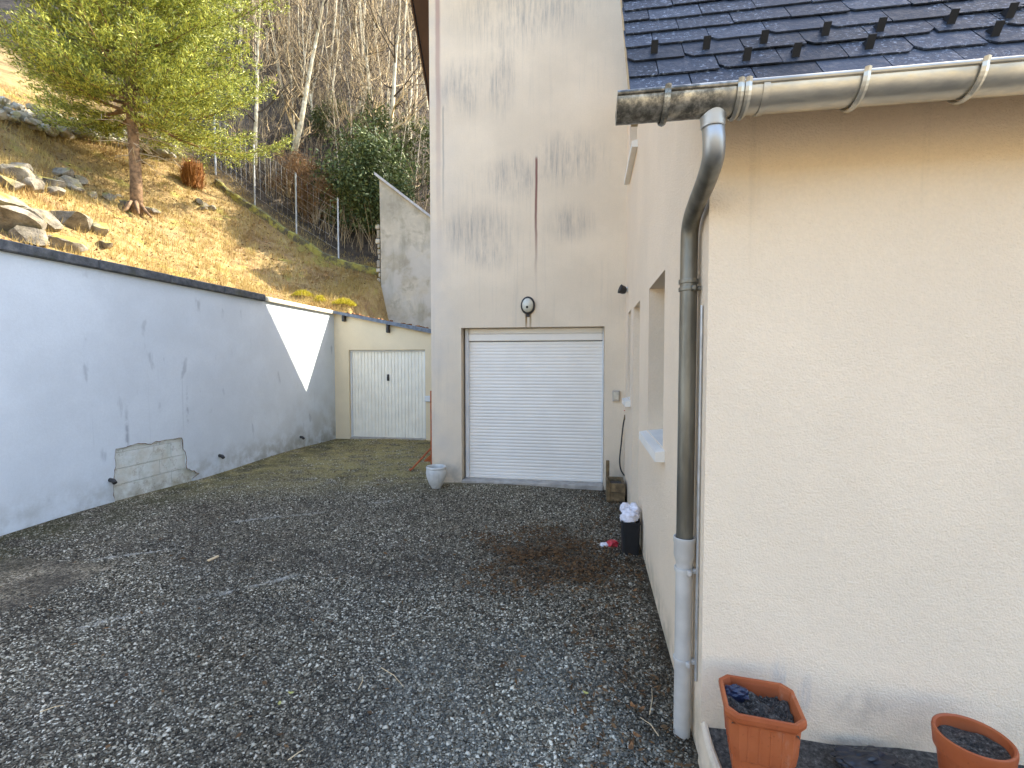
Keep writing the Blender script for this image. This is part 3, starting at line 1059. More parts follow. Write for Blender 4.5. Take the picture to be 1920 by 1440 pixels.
def window(spec, sill=True, name='window'):
    y0, y1, z0, z1 = spec
    mb = MB()
    xa, xb = HX + .2, HX + .25
    e = .003
    mb.bbox((xa, y0 + e, z0 + e), (xb, y0 + .06, z1 - e), .004)
    mb.bbox((xa, y1 - .06, z0 + e), (xb, y1 - e, z1 - e), .004)
    mb.bbox((xa, y0 + .061, z0 + e), (xb, y1 - .061, z0 + .07), .004)
    mb.bbox((xa, y0 + .061, z1 - .07), (xb, y1 - .061, z1 - e), .004)
    o = put(name, mb, M['whitepvc'], low)
    mb = MB(); mb.box((xa + .015, y0 + .055, z0 + .065), (xa + .03, y1 - .055, z1 - .065))
    put('pane', mb, M['glass'], o)
    mb = MB(); mb.box((xb + .06, y0 - .1, z0 - .1), (xb + .08, y1 + .1, z1 + .1))
    put('dark_room_sheet', mb, M['void'], o)  # near-black sheet stands in for the darkness of the room
    if sill:
        mb = MB()
        mb.rings([[(HX - .062, y, z0 - .075), (HX + .198, y, z0 - .075), (HX + .198, y, z0 + .002), (HX - .062, y, z0 - .02)] for y in (y0 - .07, y1 + .07)])
        # pieces beside the opening stop at the wall face
        mb = MB()
        mb.rings([[(HX - .062, y, z0 - .078), (HX - .001, y, z0 - .078), (HX - .001, y, z0 - .006), (HX - .062, y, z0 - .018)] for y in (y0 - .1, y1 + .05)])
        mb.rings([[(HX - .0008, y, z0 + .0015), (HX + .198, y, z0 + .0015), (HX + .198, y, z0 + .02), (HX - .0008, y, z0 + .003)] for y in (y0 + .002, y1 - .002)])
        put('sill', mb, M['sill'], o)
    return o
window(W1)
window(W3)
window(W4)
mb = MB()
mb.bbox((HX + .2, D1[0] + .003, .06), (HX + .25, D1[1] - .003, 2.305), .006)
d = put('door', mb, M['whitepvc'], low)
mb = MB(); mb.tube([(HX + .2, D1[0] + .09, 1.1), (HX + .155, D1[0] + .09, 1.1), (HX + .15, D1[0] + .2, 1.1)], .011, 8)
put('handle', mb, M['dark'], d)
mb = MB(); mb.bbox((HX - .1, D1[0] - .05, -.05), (HX - .002, D1[1] + .05, .095), .012)
mb.bbox((HX - .001, D1[0] + .003, -.05), (HX + .2, D1[1] - .003, .106), .006)
put('doorstep', mb, M['concrete'], low)

# roof: real overlapping slates over a deck
sl = 1.33
nrm = Vector((0, -sl, 1)).normalized()
alongv = Vector((0, 1, sl)).normalized()
E0 = Vector((0, 1.745, lz(1.745)))
RX0 = .137
mb = MB()
def deck(a, b, t_):
    p = [E0 + alongv * a, E0 + alongv * b]
    mb.rings([[Vector((x, 0, 0)) + q for q in (p[0], p[1], p[1] - nrm * t_, p[0] - nrm * t_)] for x in (RX0 + .012, 7.2)])
Ltop = (RY - E0.y) * math.sqrt(1 + sl * sl)
deck(.03, Ltop, .06)
bk = [Vector((0, RY, lz(RY))), Vector((0, TY - .01, lz(RY) - 1.1 * (TY - RY)))]
mb.rings([[Vector((x, 0, 0)) + q for q in (bk[0], bk[1], bk[1] - Vector((0, 0, .1)), bk[0] - Vector((0, 0, .1)))] for x in (HX + .004, 7.2)])
EXP, SWD = .121, .205
GUARDPX = [(1226, 112), (1323, 105), (1430, 95), (1398, 128), (1490, 120), (1545, 80), (1627, 105), (1647, 73), (1780, 58), (1862, 82), (1889, 47)]
def on_roof(px, py):
    d = ray(px, py)
    return CAM + d * ((E0 - CAM).dot(nrm) / d.dot(nrm))
guards = [on_roof(*q) for q in GUARDPX]
rows = 27
for i in range(rows):
    s0 = i * EXP
    x = RX0 - (SWD * .5 if i % 2 else 0)
    while x < 3.2:
        xa = max(x + .0018, RX0 + rnd.uniform(-.006, .008)); xb = x + SWD - .0018
        x += SWD
        if xb - xa < .03:
            continue
        sj = s0 + rnd.uniform(-.005, .005)
        lift = .011 + rnd.uniform(0, .003)
        tk = .005
        clipa = clipb = .0
        r_ = rnd.random()
        if i < 4:
            if r_ < .45: clipa = .04
            elif r_ < .65: clipb = .04
        elif r_ < .07: clipa = .03
        loF = lambda xx, ss, up: Vector((xx + rnd.uniform(-.001, .001), 0, 0)) + E0 + alongv * ss + nrm * up
        sT = sj + EXP * 1.55
        k = .0015
        outl = []
        if clipa: outl += [(xa, sj + clipa * .8), (xa + clipa * .6, sj)]
        else: outl += [(xa, sj + rnd.uniform(-.002, .002))]
        m_ = (xa + xb) / 2
        outl += [(m_, sj + rnd.uniform(-.003, .003))]
        if clipb: outl += [(xb - clipb * .6, sj), (xb, sj + clipb * .8)]
        else: outl += [(xb, sj + rnd.uniform(-.002, .002))]
        outl += [(xb, sT), (xa, sT)]
        def hh(ss): return lift * (1 - (ss - sj) / (EXP * 1.55)) + .002
        top = [loF(a, b, hh(b) + tk) for a, b in outl]
        bot = [loF(a, b, hh(b)) for a, b in outl]
        mb.rings([bot, top])
rf = put('roof', mb, M['slate'], low)
for g in guards:
    mb = MB()
    c = g + nrm * .006
    wd = Vector((.0125, 0, 0))
    up = (nrm * .8 + Vector((0, 0, 1)) * .45).normalized()
    def strip(a, b, th):
        mb.rings([[a - wd, a + wd, a + wd + th, a - wd + th], [b - wd, b + wd, b + wd + th, b - wd + th]])
    strip(c + alongv * .09, c + alongv * .012, nrm * .003)
    strip(c + alongv * .012, c + alongv * .012 + up * .052, -alongv * .004)
    mb.rings([[c + alongv * .012 + wd * .3, c + alongv * .075 + wd * .3, c + alongv * .012 + up * .045 + wd * .3],
              [c + alongv * .012 - wd * .3, c + alongv * .075 - wd * .3, c + alongv * .012 + up * .045 - wd * .3]])
    put('snow_guard', mb, M['black'], rf)
mb = MB()   # boarded eaves and verge behind the gutter
mb.box((RX0 + .03, 1.88, 2.70), (7.1, HY - .002, 2.722))
mb.rings([[Vector((x, 0, 0)) + E0 + alongv * a - nrm * b for a, b in ((.0, .062), (Ltop, .062), (Ltop - .1, .11), (.02, .11))] for x in (RX0 + .012, RX0 + .036)])
put('eaves_board', mb, simple('pale_eaves_board', (.5, .37, .21), .8, .15, 6), rf)  # hidden board paled to bounce light onto the wall top

# gutter
GC = Vector((0, 1.765, 2.61)); GR = .065
gx0, gx1 = .094, 7.2
mb = MB()
k = 18
arc = [(math.pi + math.pi * i / k) for i in range(k + 1)]
ro = [(GC.y + GR * math.cos(a), GC.z + GR * math.sin(a)) for a in arc]
ri = [(GC.y + (GR - .003) * math.cos(a), GC.z + (GR - .003) * math.sin(a)) for a in reversed(arc)]
xs_ = [gx0, .41, .56, .563, 1.4, 2.4, gx1]
mb.rings([[(x, a, b) for a, b in ro + ri] for x in xs_])
# rolled front bead and seam collar
mb.tube([(x, GC.y - GR - .001, GC.z + .004) for x in (gx0 - .002, gx1)], .0085, 10)
mb.rings([[(x, GC.y + (GR + e) * math.cos(a), GC.z + (GR + e) * math.sin(a)) for e in (.001, .0045) for a in (arc if e < .002 else list(reversed(arc)))] for x in (.555, .575)])
capo = [(gx0 - .003, a, b) for a, b in ro]
mb.rings([capo, [(gx0 + .001, a, b) for a, b in ro]])
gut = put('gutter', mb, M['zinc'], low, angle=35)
def bracket(x, skew=0.):
    mb = MB()
    pts = [(GC.y + (GR + .006) * math.cos(a), GC.z + (GR + .006) * math.sin(a)) for a in arc]
    pts = [(GC.y - GR - .012, GC.z + .012)] + pts + [(GC.y + GR + .02, GC.z + .05)]
    n = len(pts)
    ring = []
    for i, (a, b) in enumerate(pts):
        da, db = a - GC.y, b - GC.z
        L = math.hypot(da, db)
        na, nb = da / L * .004, db / L * .004
        xo = x + skew * i / n
        ring.append([(xo - .010, a, b), (xo + .010, a, b), (xo + .010, a + na, b + nb), (xo, a + na * 2.2, b + nb * 2.2), (xo - .010, a + na, b + nb)])
    mb.rings(ring)
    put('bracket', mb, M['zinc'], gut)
for px, sk in ((1252, -.01), (1388, 0), (1402, 0), (1622, -.01), (1842, -.01)):
    d = ray(px, 195)
    bracket((CAM + d * (1.7 / d.y)).x, sk)
bracket(2.1)

# downpipe
pa = Vector((.418, 1.775, 2.575))
PX, PY = .4385, 2.25
ctrl = [pa, Vector((.420, 1.78, 2.52)), Vector((.425, 1.785, 2.465)), Vector((.430, 1.82, 2.42)), Vector((.434, 1.93, 2.388)),
        Vector((.437, 2.08, 2.362)), Vector((.4385, 2.185, 2.335)), Vector((PX, 2.24, 2.285)), Vector((PX, PY, 2.2)), Vector((PX, PY, 2.05)), Vector((PX, PY, 1.4)), Vector((PX, PY, .95)), Vector((PX, PY, .88))]
def catmull(P, k=6):
    out = []
    for i in range(len(P) - 1):
        p0, p1, p2, p3 = P[max(i - 1, 0)], P[i], P[i + 1], P[min(i + 2, len(P) - 1)]
        for j in range(k):
            u = j / k
            out.append(.5 * ((2 * p1) + (p2 - p0) * u + (2 * p0 - 5 * p1 + 4 * p2 - p3) * u * u + (3 * p1 - p0 - 3 * p2 + p3) * u ** 3))
    out.append(P[-1])
    return out
mb = MB()
pth = catmull([Vector(p) for p in ctrl])
mb.tube(pth, .037, 24)
mb.lathe([(.060, .03), (.050, .0), (.041, -.025), (.0395, -.05), (.0372, -.055)], (pa.x, pa.y, pa.z - .01), 24)
pipe = put('downpipe', mb, M['pipe'], low, angle=40)
def ring_clip(z, r, m, nm, tall_=.018, wallpin=True):
    mb = MB()
    mb.lathe([(r + .001, 0), (r + .005, .001), (r + .006, tall_ / 2), (r + .005, tall_ - .001), (r + .001, tall_)], (PX, PY, z), 24)
    if wallpin:
        mb.bbox((PX + r - .004, PY - .03, z), (PX + r + .018, PY - .01, z + tall_), .003)
        mb.tube([(PX + r * .7, PY - .0, z + tall_ / 2), (HX + .01, PY, z + tall_ / 2)], .006, 8)
        mb.bbox((PX + .005, PY - r - .02, z - .002), (PX + .022, PY - r - .0, z + tall_ + .002), .003)
    put(nm, mb, m, pipe, angle=40)
ring_clip(2.055, .037, M['pipe'], 'collar', .02, False)
ring_clip(2.022, .037, M['pipe'], 'clip', .018)
mb = MB()
mb.lathe([(.0, -.06), (.036, -.06), (.037, .0), (.037, .79), (.0385, .80), (.0455, .825), (.0465, .83), (.0465, .885), (.049, .89), (.049, .912), (.046, .915), (.040, .912), (.0385, .86)], (PX, PY, 0), 28)
put('plastic_shoe', mb, M['pvc'], pipe, angle=40)
ring_clip(.755, .0375, M['pvc'], 'clip', .02)
ring_clip(.335, .0375, M['pvc'], 'clip', .02)
# thin cable down the corner behind the pipe
mb = MB(); mb.tube([(HX - .008, 2.17, 1.95), (HX - .008, 2.172, 1.2), (HX - .008, 2.168, .3)], .006, 8)
put('cable', mb, M['galv'], low)

# plastered kerb running forward from the house corner
mb = MB()
ks = []
for y, xo, zt, th in ((2.098, .002, .17, .03), (2.06, 0, .155, .034), (2.0, .0, .145, .036), (1.9, .004, .14, .04), (1.7, .008, .135, .045), (1.3, .012, .13, .05), (.4, .0, .13, .065), (-2, 0, .13, .065)):
    xa = HX - .004 + xo
    ks.append([(xa - .012, y, -.1), (xa, y, zt * .7), (xa + .003, y, zt - .012), (xa + .014, y, zt), (xa + th - .012, y, zt), (xa + th, y, zt - .015), (xa + th, y, -.1)])
mb.rings(ks)
kb = put('kerb_edging', mb, M['cream'], origin=(HX, 1.5, 0))
tag(kb, 'crumbling cream plastered kerb running forward from the corner of the low house', 'kerb')

# ================================================================== lamps, socket, tap, hose
def lamp_at(p):
    o = empty('wall_lamp', p, 'round opal bulkhead lamp with dark rim above the white roller door', 'lamp')
    mb = MB()
    prof = [(.0, 0), (.098, 0), (.1, .012), (.095, .028), (.084, .034), (.076, .03)]
    Mx = Matrix.Translation(p) @ Matrix.Rotation(math.pi / 2, 4, 'X') @ Matrix.Diagonal((1, 1.25, 1, 1))
    mb.lathe(prof, (0, 0, 0), 28); mb.v = [tuple(Mx @ Vector(v)) for v in mb.v]
    put('base', mb, M['dark'], o, angle=40)
    mb = MB()
    mb.lathe([(.078, .028), (.076, .05), (.066, .075), (.046, .094), (.02, .104), (.0, .106)], (0, 0, 0), 28); mb.v = [tuple(Mx @ Vector(v)) for v in mb.v]
    put('globe', mb, M['opal'], o, smooth=True)
    mb = MB()
    Mk = Matrix.Translation(p + Vector((.0, -.097, -.03)))
    mb.lathe([(0, -.018), (.014, -.012), (.018, 0), (.014, .012), (0, .018)], (0, 0, 0), 12); mb.v = [tuple(Mk @ Vector(v)) for v in mb.v]
    put('sensor', mb, M['black'], o, smooth=True)
    mb = MB(); mb.bbox((p.x - .025, p.y - .02, p.z - .155), (p.x + .025, p.y - .002, p.z - .122), .005)
    put('cable_gland', mb, M['dark'], o)
p = onY(990, 573, TY); p.y = TY - .002
lamp_at(p)
o = empty('security_lamp', (HX, 6.25, 2.62), 'small dark spotlight on the cream side wall near the inner corner', 'lamp')
p = Vector((HX - .002, 6.25, 2.63))
mb = MB(); mb.bbox((p.x - .03, p.y - .035, p.z - .035), (p.x, p.y + .035, p.z + .035), .008)
mb.tube([(p.x - .025, p.y, p.z), (p.x - .055, p.y - .01, p.z)], .012, 10)
put('bracket', mb, M['whitepvc'], o)
mb = MB()
Mx = Matrix.Translation(p + Vector((-.065, -.02, .0))) @ Matrix.Rotation(R(-70), 4, 'Y') @ Matrix.Rotation(R(12), 4, 'X')
mb.lathe([(0, -.05), (.035, -.045), (.05, -.02), (.055, .03), (.06, .035), (.056, .04), (.05, .03), (0, .026)], (0, 0, 0), 20); mb.v = [tuple(Mx @ Vector(v)) for v in mb.v]
put('head', mb, M['dark'], o, angle=40)

p = onY(1155, 742, TY)
o = empty('socket_box', (p.x, TY, p.z), 'small square outdoor socket to the right of the roller door', 'socket')
mb = MB(); mb.bbox((p.x - .048, TY - .04, p.z - .075), (p.x + .048, TY - .001, p.z + .075), .008)
put('housing', mb, simple('beige_socket', (.42, .37, .31), .6, .1, 8), o)
mb = MB(); mb.bbox((p.x - .036, TY - .05, p.z - .055), (p.x + .036, TY - .0405, p.z + .05), .006)
mb.tube([(p.x, TY - .05, p.z), (p.x, TY - .056, p.z)], .012, 12)
put('flap', mb, M['coping'], o)

q = onY(1172, 778, TY - .1)
o = empty('water_tap', (q.x, TY - .05, q.z), 'old brass wall tap under the small window sill by the inner corner', 'tap')
mb = MB()
mb.tube([(q.x + .03, TY - .001, q.z), (q.x + .02, TY - .08, q.z), (q.x, TY - .11, q.z - .005), (q.x - .01, TY - .115, q.z - .06)], [.013, .013, .014, .011], 10)
mb.tube([(q.x + .02, TY - .07, q.z), (q.x + .02, TY - .07, q.z + .05)], .008, 8)
put('body', mb, M['brass'], o, smooth=True)
mb = MB(); mb.bbox((q.x - .015, TY - .078, q.z + .05), (q.x + .055, TY - .062, q.z + .06), .003)
put('lever', mb, M['red'], o)
hp = [Vector((q.x - .01, TY - .115, q.z - .05))] + [onY(a, b, TY - .1) for a, b in ((1168, 800), (1165, 830), (1162, 860), (1164, 880), (1172, 893), (1178, 897))]
mb = MB(); mb.tube(catmull(hp, 6), .0095, 10)
tag(put('garden_hose', mb, M['hose'], origin=hp[0], smooth=True), 'short black rubber hose hanging from the brass tap in the inner corner', 'hose')

# wooden planter in the inner corner
o = empty('wooden_planter', (.34, 6.2, 0), 'low weathered wooden planter box in the corner right of the roller door', 'planter')
mb = MB()
x0, x1, y0, y1 = .235, .455, 5.98, 6.36
for k in range(2):
    z0 = .0 + k * .115
    mb.bbox((x0, y0, z0), (x1, y0 + .022, z0 + .11), .004)
    mb.bbox((x0, y1 - .022, z0), (x1, y1, z0 + .11), .004)
    mb.bbox((x0, y0 + .023, z0), (x0 + .022, y1 - .023, z0 + .11), .004)
    mb.bbox((x1 - .022, y0 + .023, z0), (x1, y1 - .023, z0 + .11), .004)
put('boards', mb, M['box_wood'], o)
mb = MB(); mb.box((x0 + .022, y0 + .022, .02), (x1 - .022, y1 - .022, .17))
put('soil', mb, M['soil'], o)
for xx, yy, h in ((x0 + .003, y1 + .002, .43), (x0 - .002, y0 - .012, .26)):
    mb = MB(); mb.bbox((xx, yy, 0), (xx + .045, yy + (.04 if h > .3 else .011), h), .005)
    put('post', mb, M['box_wood'], o)

# black bin stuffed with bags
bx0, bx1, by0, by1, bh = .305, .462, 4.27, 4.5, .305
o = empty('black_bin', ((bx0 + bx1) / 2, 4.4, 0), 'black plastic bin stuffed with white bags against the cream side wall', 'bin')
mb = MB()
def rrect(x0, x1, y0, y1, r, z, n=4):
    out = []
    for cx_, cy_, a0 in ((x1 - r, y1 - r, 0), (x0 + r, y1 - r, 90), (x0 + r, y0 + r, 180), (x1 - r, y0 + r, 270)):
        for i in range(n + 1):
            a = R(a0 + 90 * i / n)
            out.append((cx_ + r * math.cos(a), cy_ + r * math.sin(a), z))
    return out
k = .008
mb.rings([rrect(bx0 + k, bx1 - k, by0 + k, by1 - k, .02, 0), rrect(bx0, bx1, by0, by1, .022, bh - .02), rrect(bx0 - .005, bx1 + .005, by0 - .005, by1 + .005, .025, bh - .018),
          rrect(bx0 - .005, bx1 + .005, by0 - .005, by1 + .005, .025, bh), rrect(bx0 + .006, bx1 - .006, by0 + .006, by1 - .006, .02, bh), rrect(bx0 + .006, bx1 - .006, by0 + .006, by1 - .006, .02, bh - .06)])
put('body', mb, M['black'], o)
def crumple(c, rad, seed, n=3, amp=.35):
    import bmesh
    bm = bmesh.new()
    bmesh.ops.create_icosphere(bm, subdivisions=n, radius=1)
    r2 = random.Random(seed)
    ws = [(Vector((r2.uniform(-1, 1), r2.uniform(-1, 1), r2.uniform(-1, 1))).normalized() * r2.uniform(2, 7), r2.uniform(0, 6.28)) for _ in range(9)]
    for v in bm.verts:
        d = sum(abs(math.sin(v.co.dot(w_) + ph)) for w_, ph in ws) / 9 - .6
        v.co = v.co * (1 + amp * d * 2)
    m_ = MB()
    m_.v = [tuple(Vector((v.co.x * rad[0], v.co.y * rad[1], v.co.z * rad[2])) + Vector(c)) for v in bm.verts]
    m_.f = [tuple(v.index for v in f.verts) for f in bm.faces]
    bm.free()
    return m_
for i, (c, rad) in enumerate((((.37, 4.35, .33), (.075, .07, .06)), ((.41, 4.43, .36), (.06, .08, .07)), ((.345, 4.42, .385), (.05, .06, .05)))):
    bagm = crumple(c, rad, 20 + i, 3, .5)
    bg = put('plastic_bag', bagm, M['bag'], origin=c)
    tag(bg, ('crumpled white plastic bag at the front of the black bin', 'crumpled white plastic bag at the back of the black bin', 'small crumpled white bag topping the rubbish in the black bin')[i], 'bag', 'bags in the black bin')
wp = onZ(1148, 1020, .03)
m_ = crumple((0, 0, 0), (.055, .045, .035), 5, 3, .6)
m_.v = [tuple(Vector(v) + wp) for v in m_.v]
wr = put('wrapper', m_, M['red'], origin=wp)
tag(wr, 'red crumpled food wrapper on the gravel beside the black bin', 'wrapper')
m_ = crumple((0, 0, 0), (.04, .03, .022), 6, 3, .6)
wq = onZ(1133, 1022, .02)
m_.v = [tuple(Vector(v) + wq) for v in m_.v]
tag(put('paper_scrap', m_, M['bag'], origin=wq), 'white crumpled paper scrap left of the red wrapper', 'paper')

# white ribbed pot
def ribbed_pot(c):
    o = empty('flower_pot', c, 'white ribbed empty flower pot standing by the tall house corner', 'pot')
    mb = MB()
    prof = [(.062, 0), (.068, .012), (.098, .07), (.126, .145), (.137, .21), (.134, .25), (.13, .262), (.136, .27), (.138, .288), (.132, .298), (.122, .298), (.116, .285), (.118, .24), (.108, .15), (.085, .06), (.0, .05)]
    n = 72
    base = len(mb.v)
    for i, (r, z) in enumerate(prof):
        for k in range(n):
            a = 2 * math.pi * k / n
            rr = r * (1 + (.028 * math.cos(24 * a) if 1 < i < 5 else 0))
            mb.v.append((c[0] + rr * math.cos(a), c[1] + rr * math.sin(a), c[2] + z))
    for i in range(len(prof) - 1):
        for k in range(n):
            a, b = base + i * n + k, base + i * n + (k + 1) % n
            mb.f.append((a, b, b + n, a + n))
    mb.f.append(tuple(base + k for k in range(n)))
    put('body', mb, M['potwhite'], o, angle=50)
    mb = MB(); mb.lathe([(.0, .215), (.05, .222), (.112, .212)], c, 24)
    put('soil', mb, M['soil'], o)
ribbed_pot(Vector((-2.05, 6.28, 0)))

# orange stand half hidden behind the tall house
o = empty('metal_stand', (-2.46, 7.35, 0), 'orange painted metal stand half hidden behind the tall house corner', 'stand')
mb = MB(); mb.bbox((-2.485, 7.33, .02), (-2.44, 7.375, 1.27), .004); mb.bbox((-2.46, 7.34, 1.27), (-2.45, 7.36, 1.31), .002)
put('post', mb, M['orange'], o)
for dx, dy in ((-.31, -.12), (.05, .3), (.2, -.3)):
    mb = MB()
    mb.tube([(-2.462 + dx * .02, 7.352 + dy * .02, .36), (-2.462 + dx, 7.352 + dy, .015)], .016, 8)
    mb.tube([(-2.462 + dx, 7.352 + dy, .03), (-2.462 + dx * 1.08, 7.352 + dy * 1.08, .006)], .02, 8)
    put('leg', mb, M['orange'], o)
    mb = MB()
    a, b, c_ = Vector((-2.462, 7.352, .27)), Vector((-2.462, 7.352, .13)), Vector((-2.462 + dx * .42, 7.352 + dy * .42, .14))
    off = Vector((-dy, dx, 0)).normalized() * .003
    mb.rings([[a - off, b - off, c_ - off], [a + off, b + off, c_ + off]])
    put('gusset', mb, M['orange'], o)

# terracotta pots on the soil strip
def square_pot(c, rz_):
    o = empty('square_planter', c, 'square terracotta planter with cut corners and dark soil by the downpipe', 'planter', rz=0)
    Mx = Matrix.Translation(c) @ Matrix.Rotation(rz_, 4, 'Z')
    def ring(w_, d_, ch, z):
        pts = [(w_ - ch, -d_), (w_, -d_ + ch), (w_, d_ - ch), (w_ - ch, d_), (-w_ + ch, d_), (-w_, d_ - ch), (-w_, -d_ + ch), (-w_ + ch, -d_)]
        return [tuple(Mx @ Vector((a, b, z))) for a, b in pts]
    H = .33
    mb = MB()
    prof = [(.083, .0, .02), (.1, .1, .025), (.1, .14, .025), (.106, .145, .026), (.112, .19, .027), (.118, .285, .03), (.125, .29, .032), (.131, .30, .034), (.133, .315, .034), (.131, .328, .034), (.127, .33, .033), (.118, .327, .03), (.115, .31, .03), (.108, .22, .028)]
    mb.rings([ring(w_, w_ * .88, ch, z) for w_, z, ch in prof], True, False)
    put('body', mb, M['terra'], o)
    mb = MB()   # moulded upright ribs on the upper band
    for f in range(4):
        Rf = Mx @ Matrix.Rotation(f * math.pi / 2, 4, 'Z')
        dpt = (.88 if f % 2 == 0 else 1.)
        for k in (-.055, -.018, .018, .055):
            a0, a1 = .1065 * dpt, .117 * dpt
            mb.rings([[tuple(Rf @ Vector((k + s, -a0 - e, .15))) for s, e in ((-.0045, -.002), (.0045, -.002), (.003, .003), (-.003, .003))],
                      [tuple(Rf @ Vector((k + s, -a1 - e, .282))) for s, e in ((-.0045, -.002), (.0045, -.002), (.003, .003), (-.003, .003))]])
    put('rib', mb, M['terra'], o)
    mb = MB()
    k = 14
    for j in range(k):
        for i in range(k):
            q = []
            for u, v in ((i, j), (i + 1, j), (i + 1, j + 1), (i, j + 1)):
                a, b = (u / k - .5) * 2 * .109, (v / k - .5) * 2 * .096
                h = .272 + .014 * math.sin(a * 60 + b * 33) + .010 * math.sin(b * 90 - a * 41) + .1 * a * -1 * .1
                q.append(tuple(Mx @ Vector((a, b, h))))
            mb.face(q)
    put('soil', mb, M['soil'], o)
    mb = MB()
    r2 = random.Random(3)
    for i in range(70):
        a, b = r2.uniform(-.1, .1), r2.uniform(-.085, .085)
        s = r2.uniform(.002, .006)
        mb.box((-s, -s * .7, -s * .5), (s, s * .7, s * .6), Mx @ Matrix.Translation((a, b, .283 + r2.uniform(0, .006))) @ Matrix.Rotation(r2.uniform(0, 3), 4, 'Z') @ Matrix.Rotation(r2.uniform(0, 1), 4, 'X'))
    put('clods', mb, M['soil'], o)['kind'] = 'stuff'
    return Mx
Mp = square_pot(Vector((.640, 1.86, .128)), R(-7))
m_ = crumple((0, 0, 0), (.045, .02, .03), 41, 3, .6)
m_.v = [tuple(Mp @ (Vector(v) + Vector((-.075, .055, .295)))) for v in m_.v]
tag(put('film_scrap', m_, simple('blue_black_film', (.015, .02, .045), .3, .4, 40), origin=tuple(Mp @ Vector((-.075, .055, .28)))), 'crumpled blue-black plastic film scrap on the soil of the square planter', 'plastic scrap')

def round_pot(c, tilt):
    o = empty('round_flower_pot', c, 'round terracotta flower pot of dark soil near the right edge', 'pot')
    Mx = Matrix.Translation(c) @ Matrix.Rotation(tilt, 4, 'X')
    mb = MB()
    mb.lathe([(.0, 0), (.072, 0), (.075, .01), (.098, .2), (.099, .205), (.107, .208), (.112, .262), (.111, .27), (.106, .273), (.1, .268), (.098, .25), (.095, .2)], (0, 0, 0), 44)
    mb.v = [tuple(Mx @ Vector(v)) for v in mb.v]
    put('body', mb, M['terra'], o, angle=35)
    mb = MB()
    base = 0
    prof = [(0, .236), (.03, .24), (.06, .232), (.08, .236), (.098, .23)]
    for r, z in prof:
        for k in range(30):
            a = 2 * math.pi * k / 30
            mb.v.append((r * math.cos(a), r * math.sin(a), z + .008 * math.sin(a * 3 + r * 80)))
    for i in range(len(prof) - 1):
        for k in range(30):
            a, b = i * 30 + k, i * 30 + (k + 1) % 30
            mb.f.append((a, b, b + 30, a + 30))
    mb.v = [tuple(Mx @ Vector(v)) for v in mb.v]
    put('soil', mb, M['soil'], o, smooth=True)
round_pot(Vector((1.34, 1.86, .128)), 0)

# black film on the soil strip between the pots
pc = onZ(1625, 1428, .16)
m_ = crumple((0, 0, 0), (.11, .06, .03), 77, 4, .75)
m_.v = [tuple(Vector(v) + pc) for v in m_.v]
tag(put('black_film', m_, simple('black_film', (.02, .023, .03), .3, .4, 30), origin=pc), 'crumpled black plastic sheet lying on the soil between the two terracotta pots', 'plastic sheet')

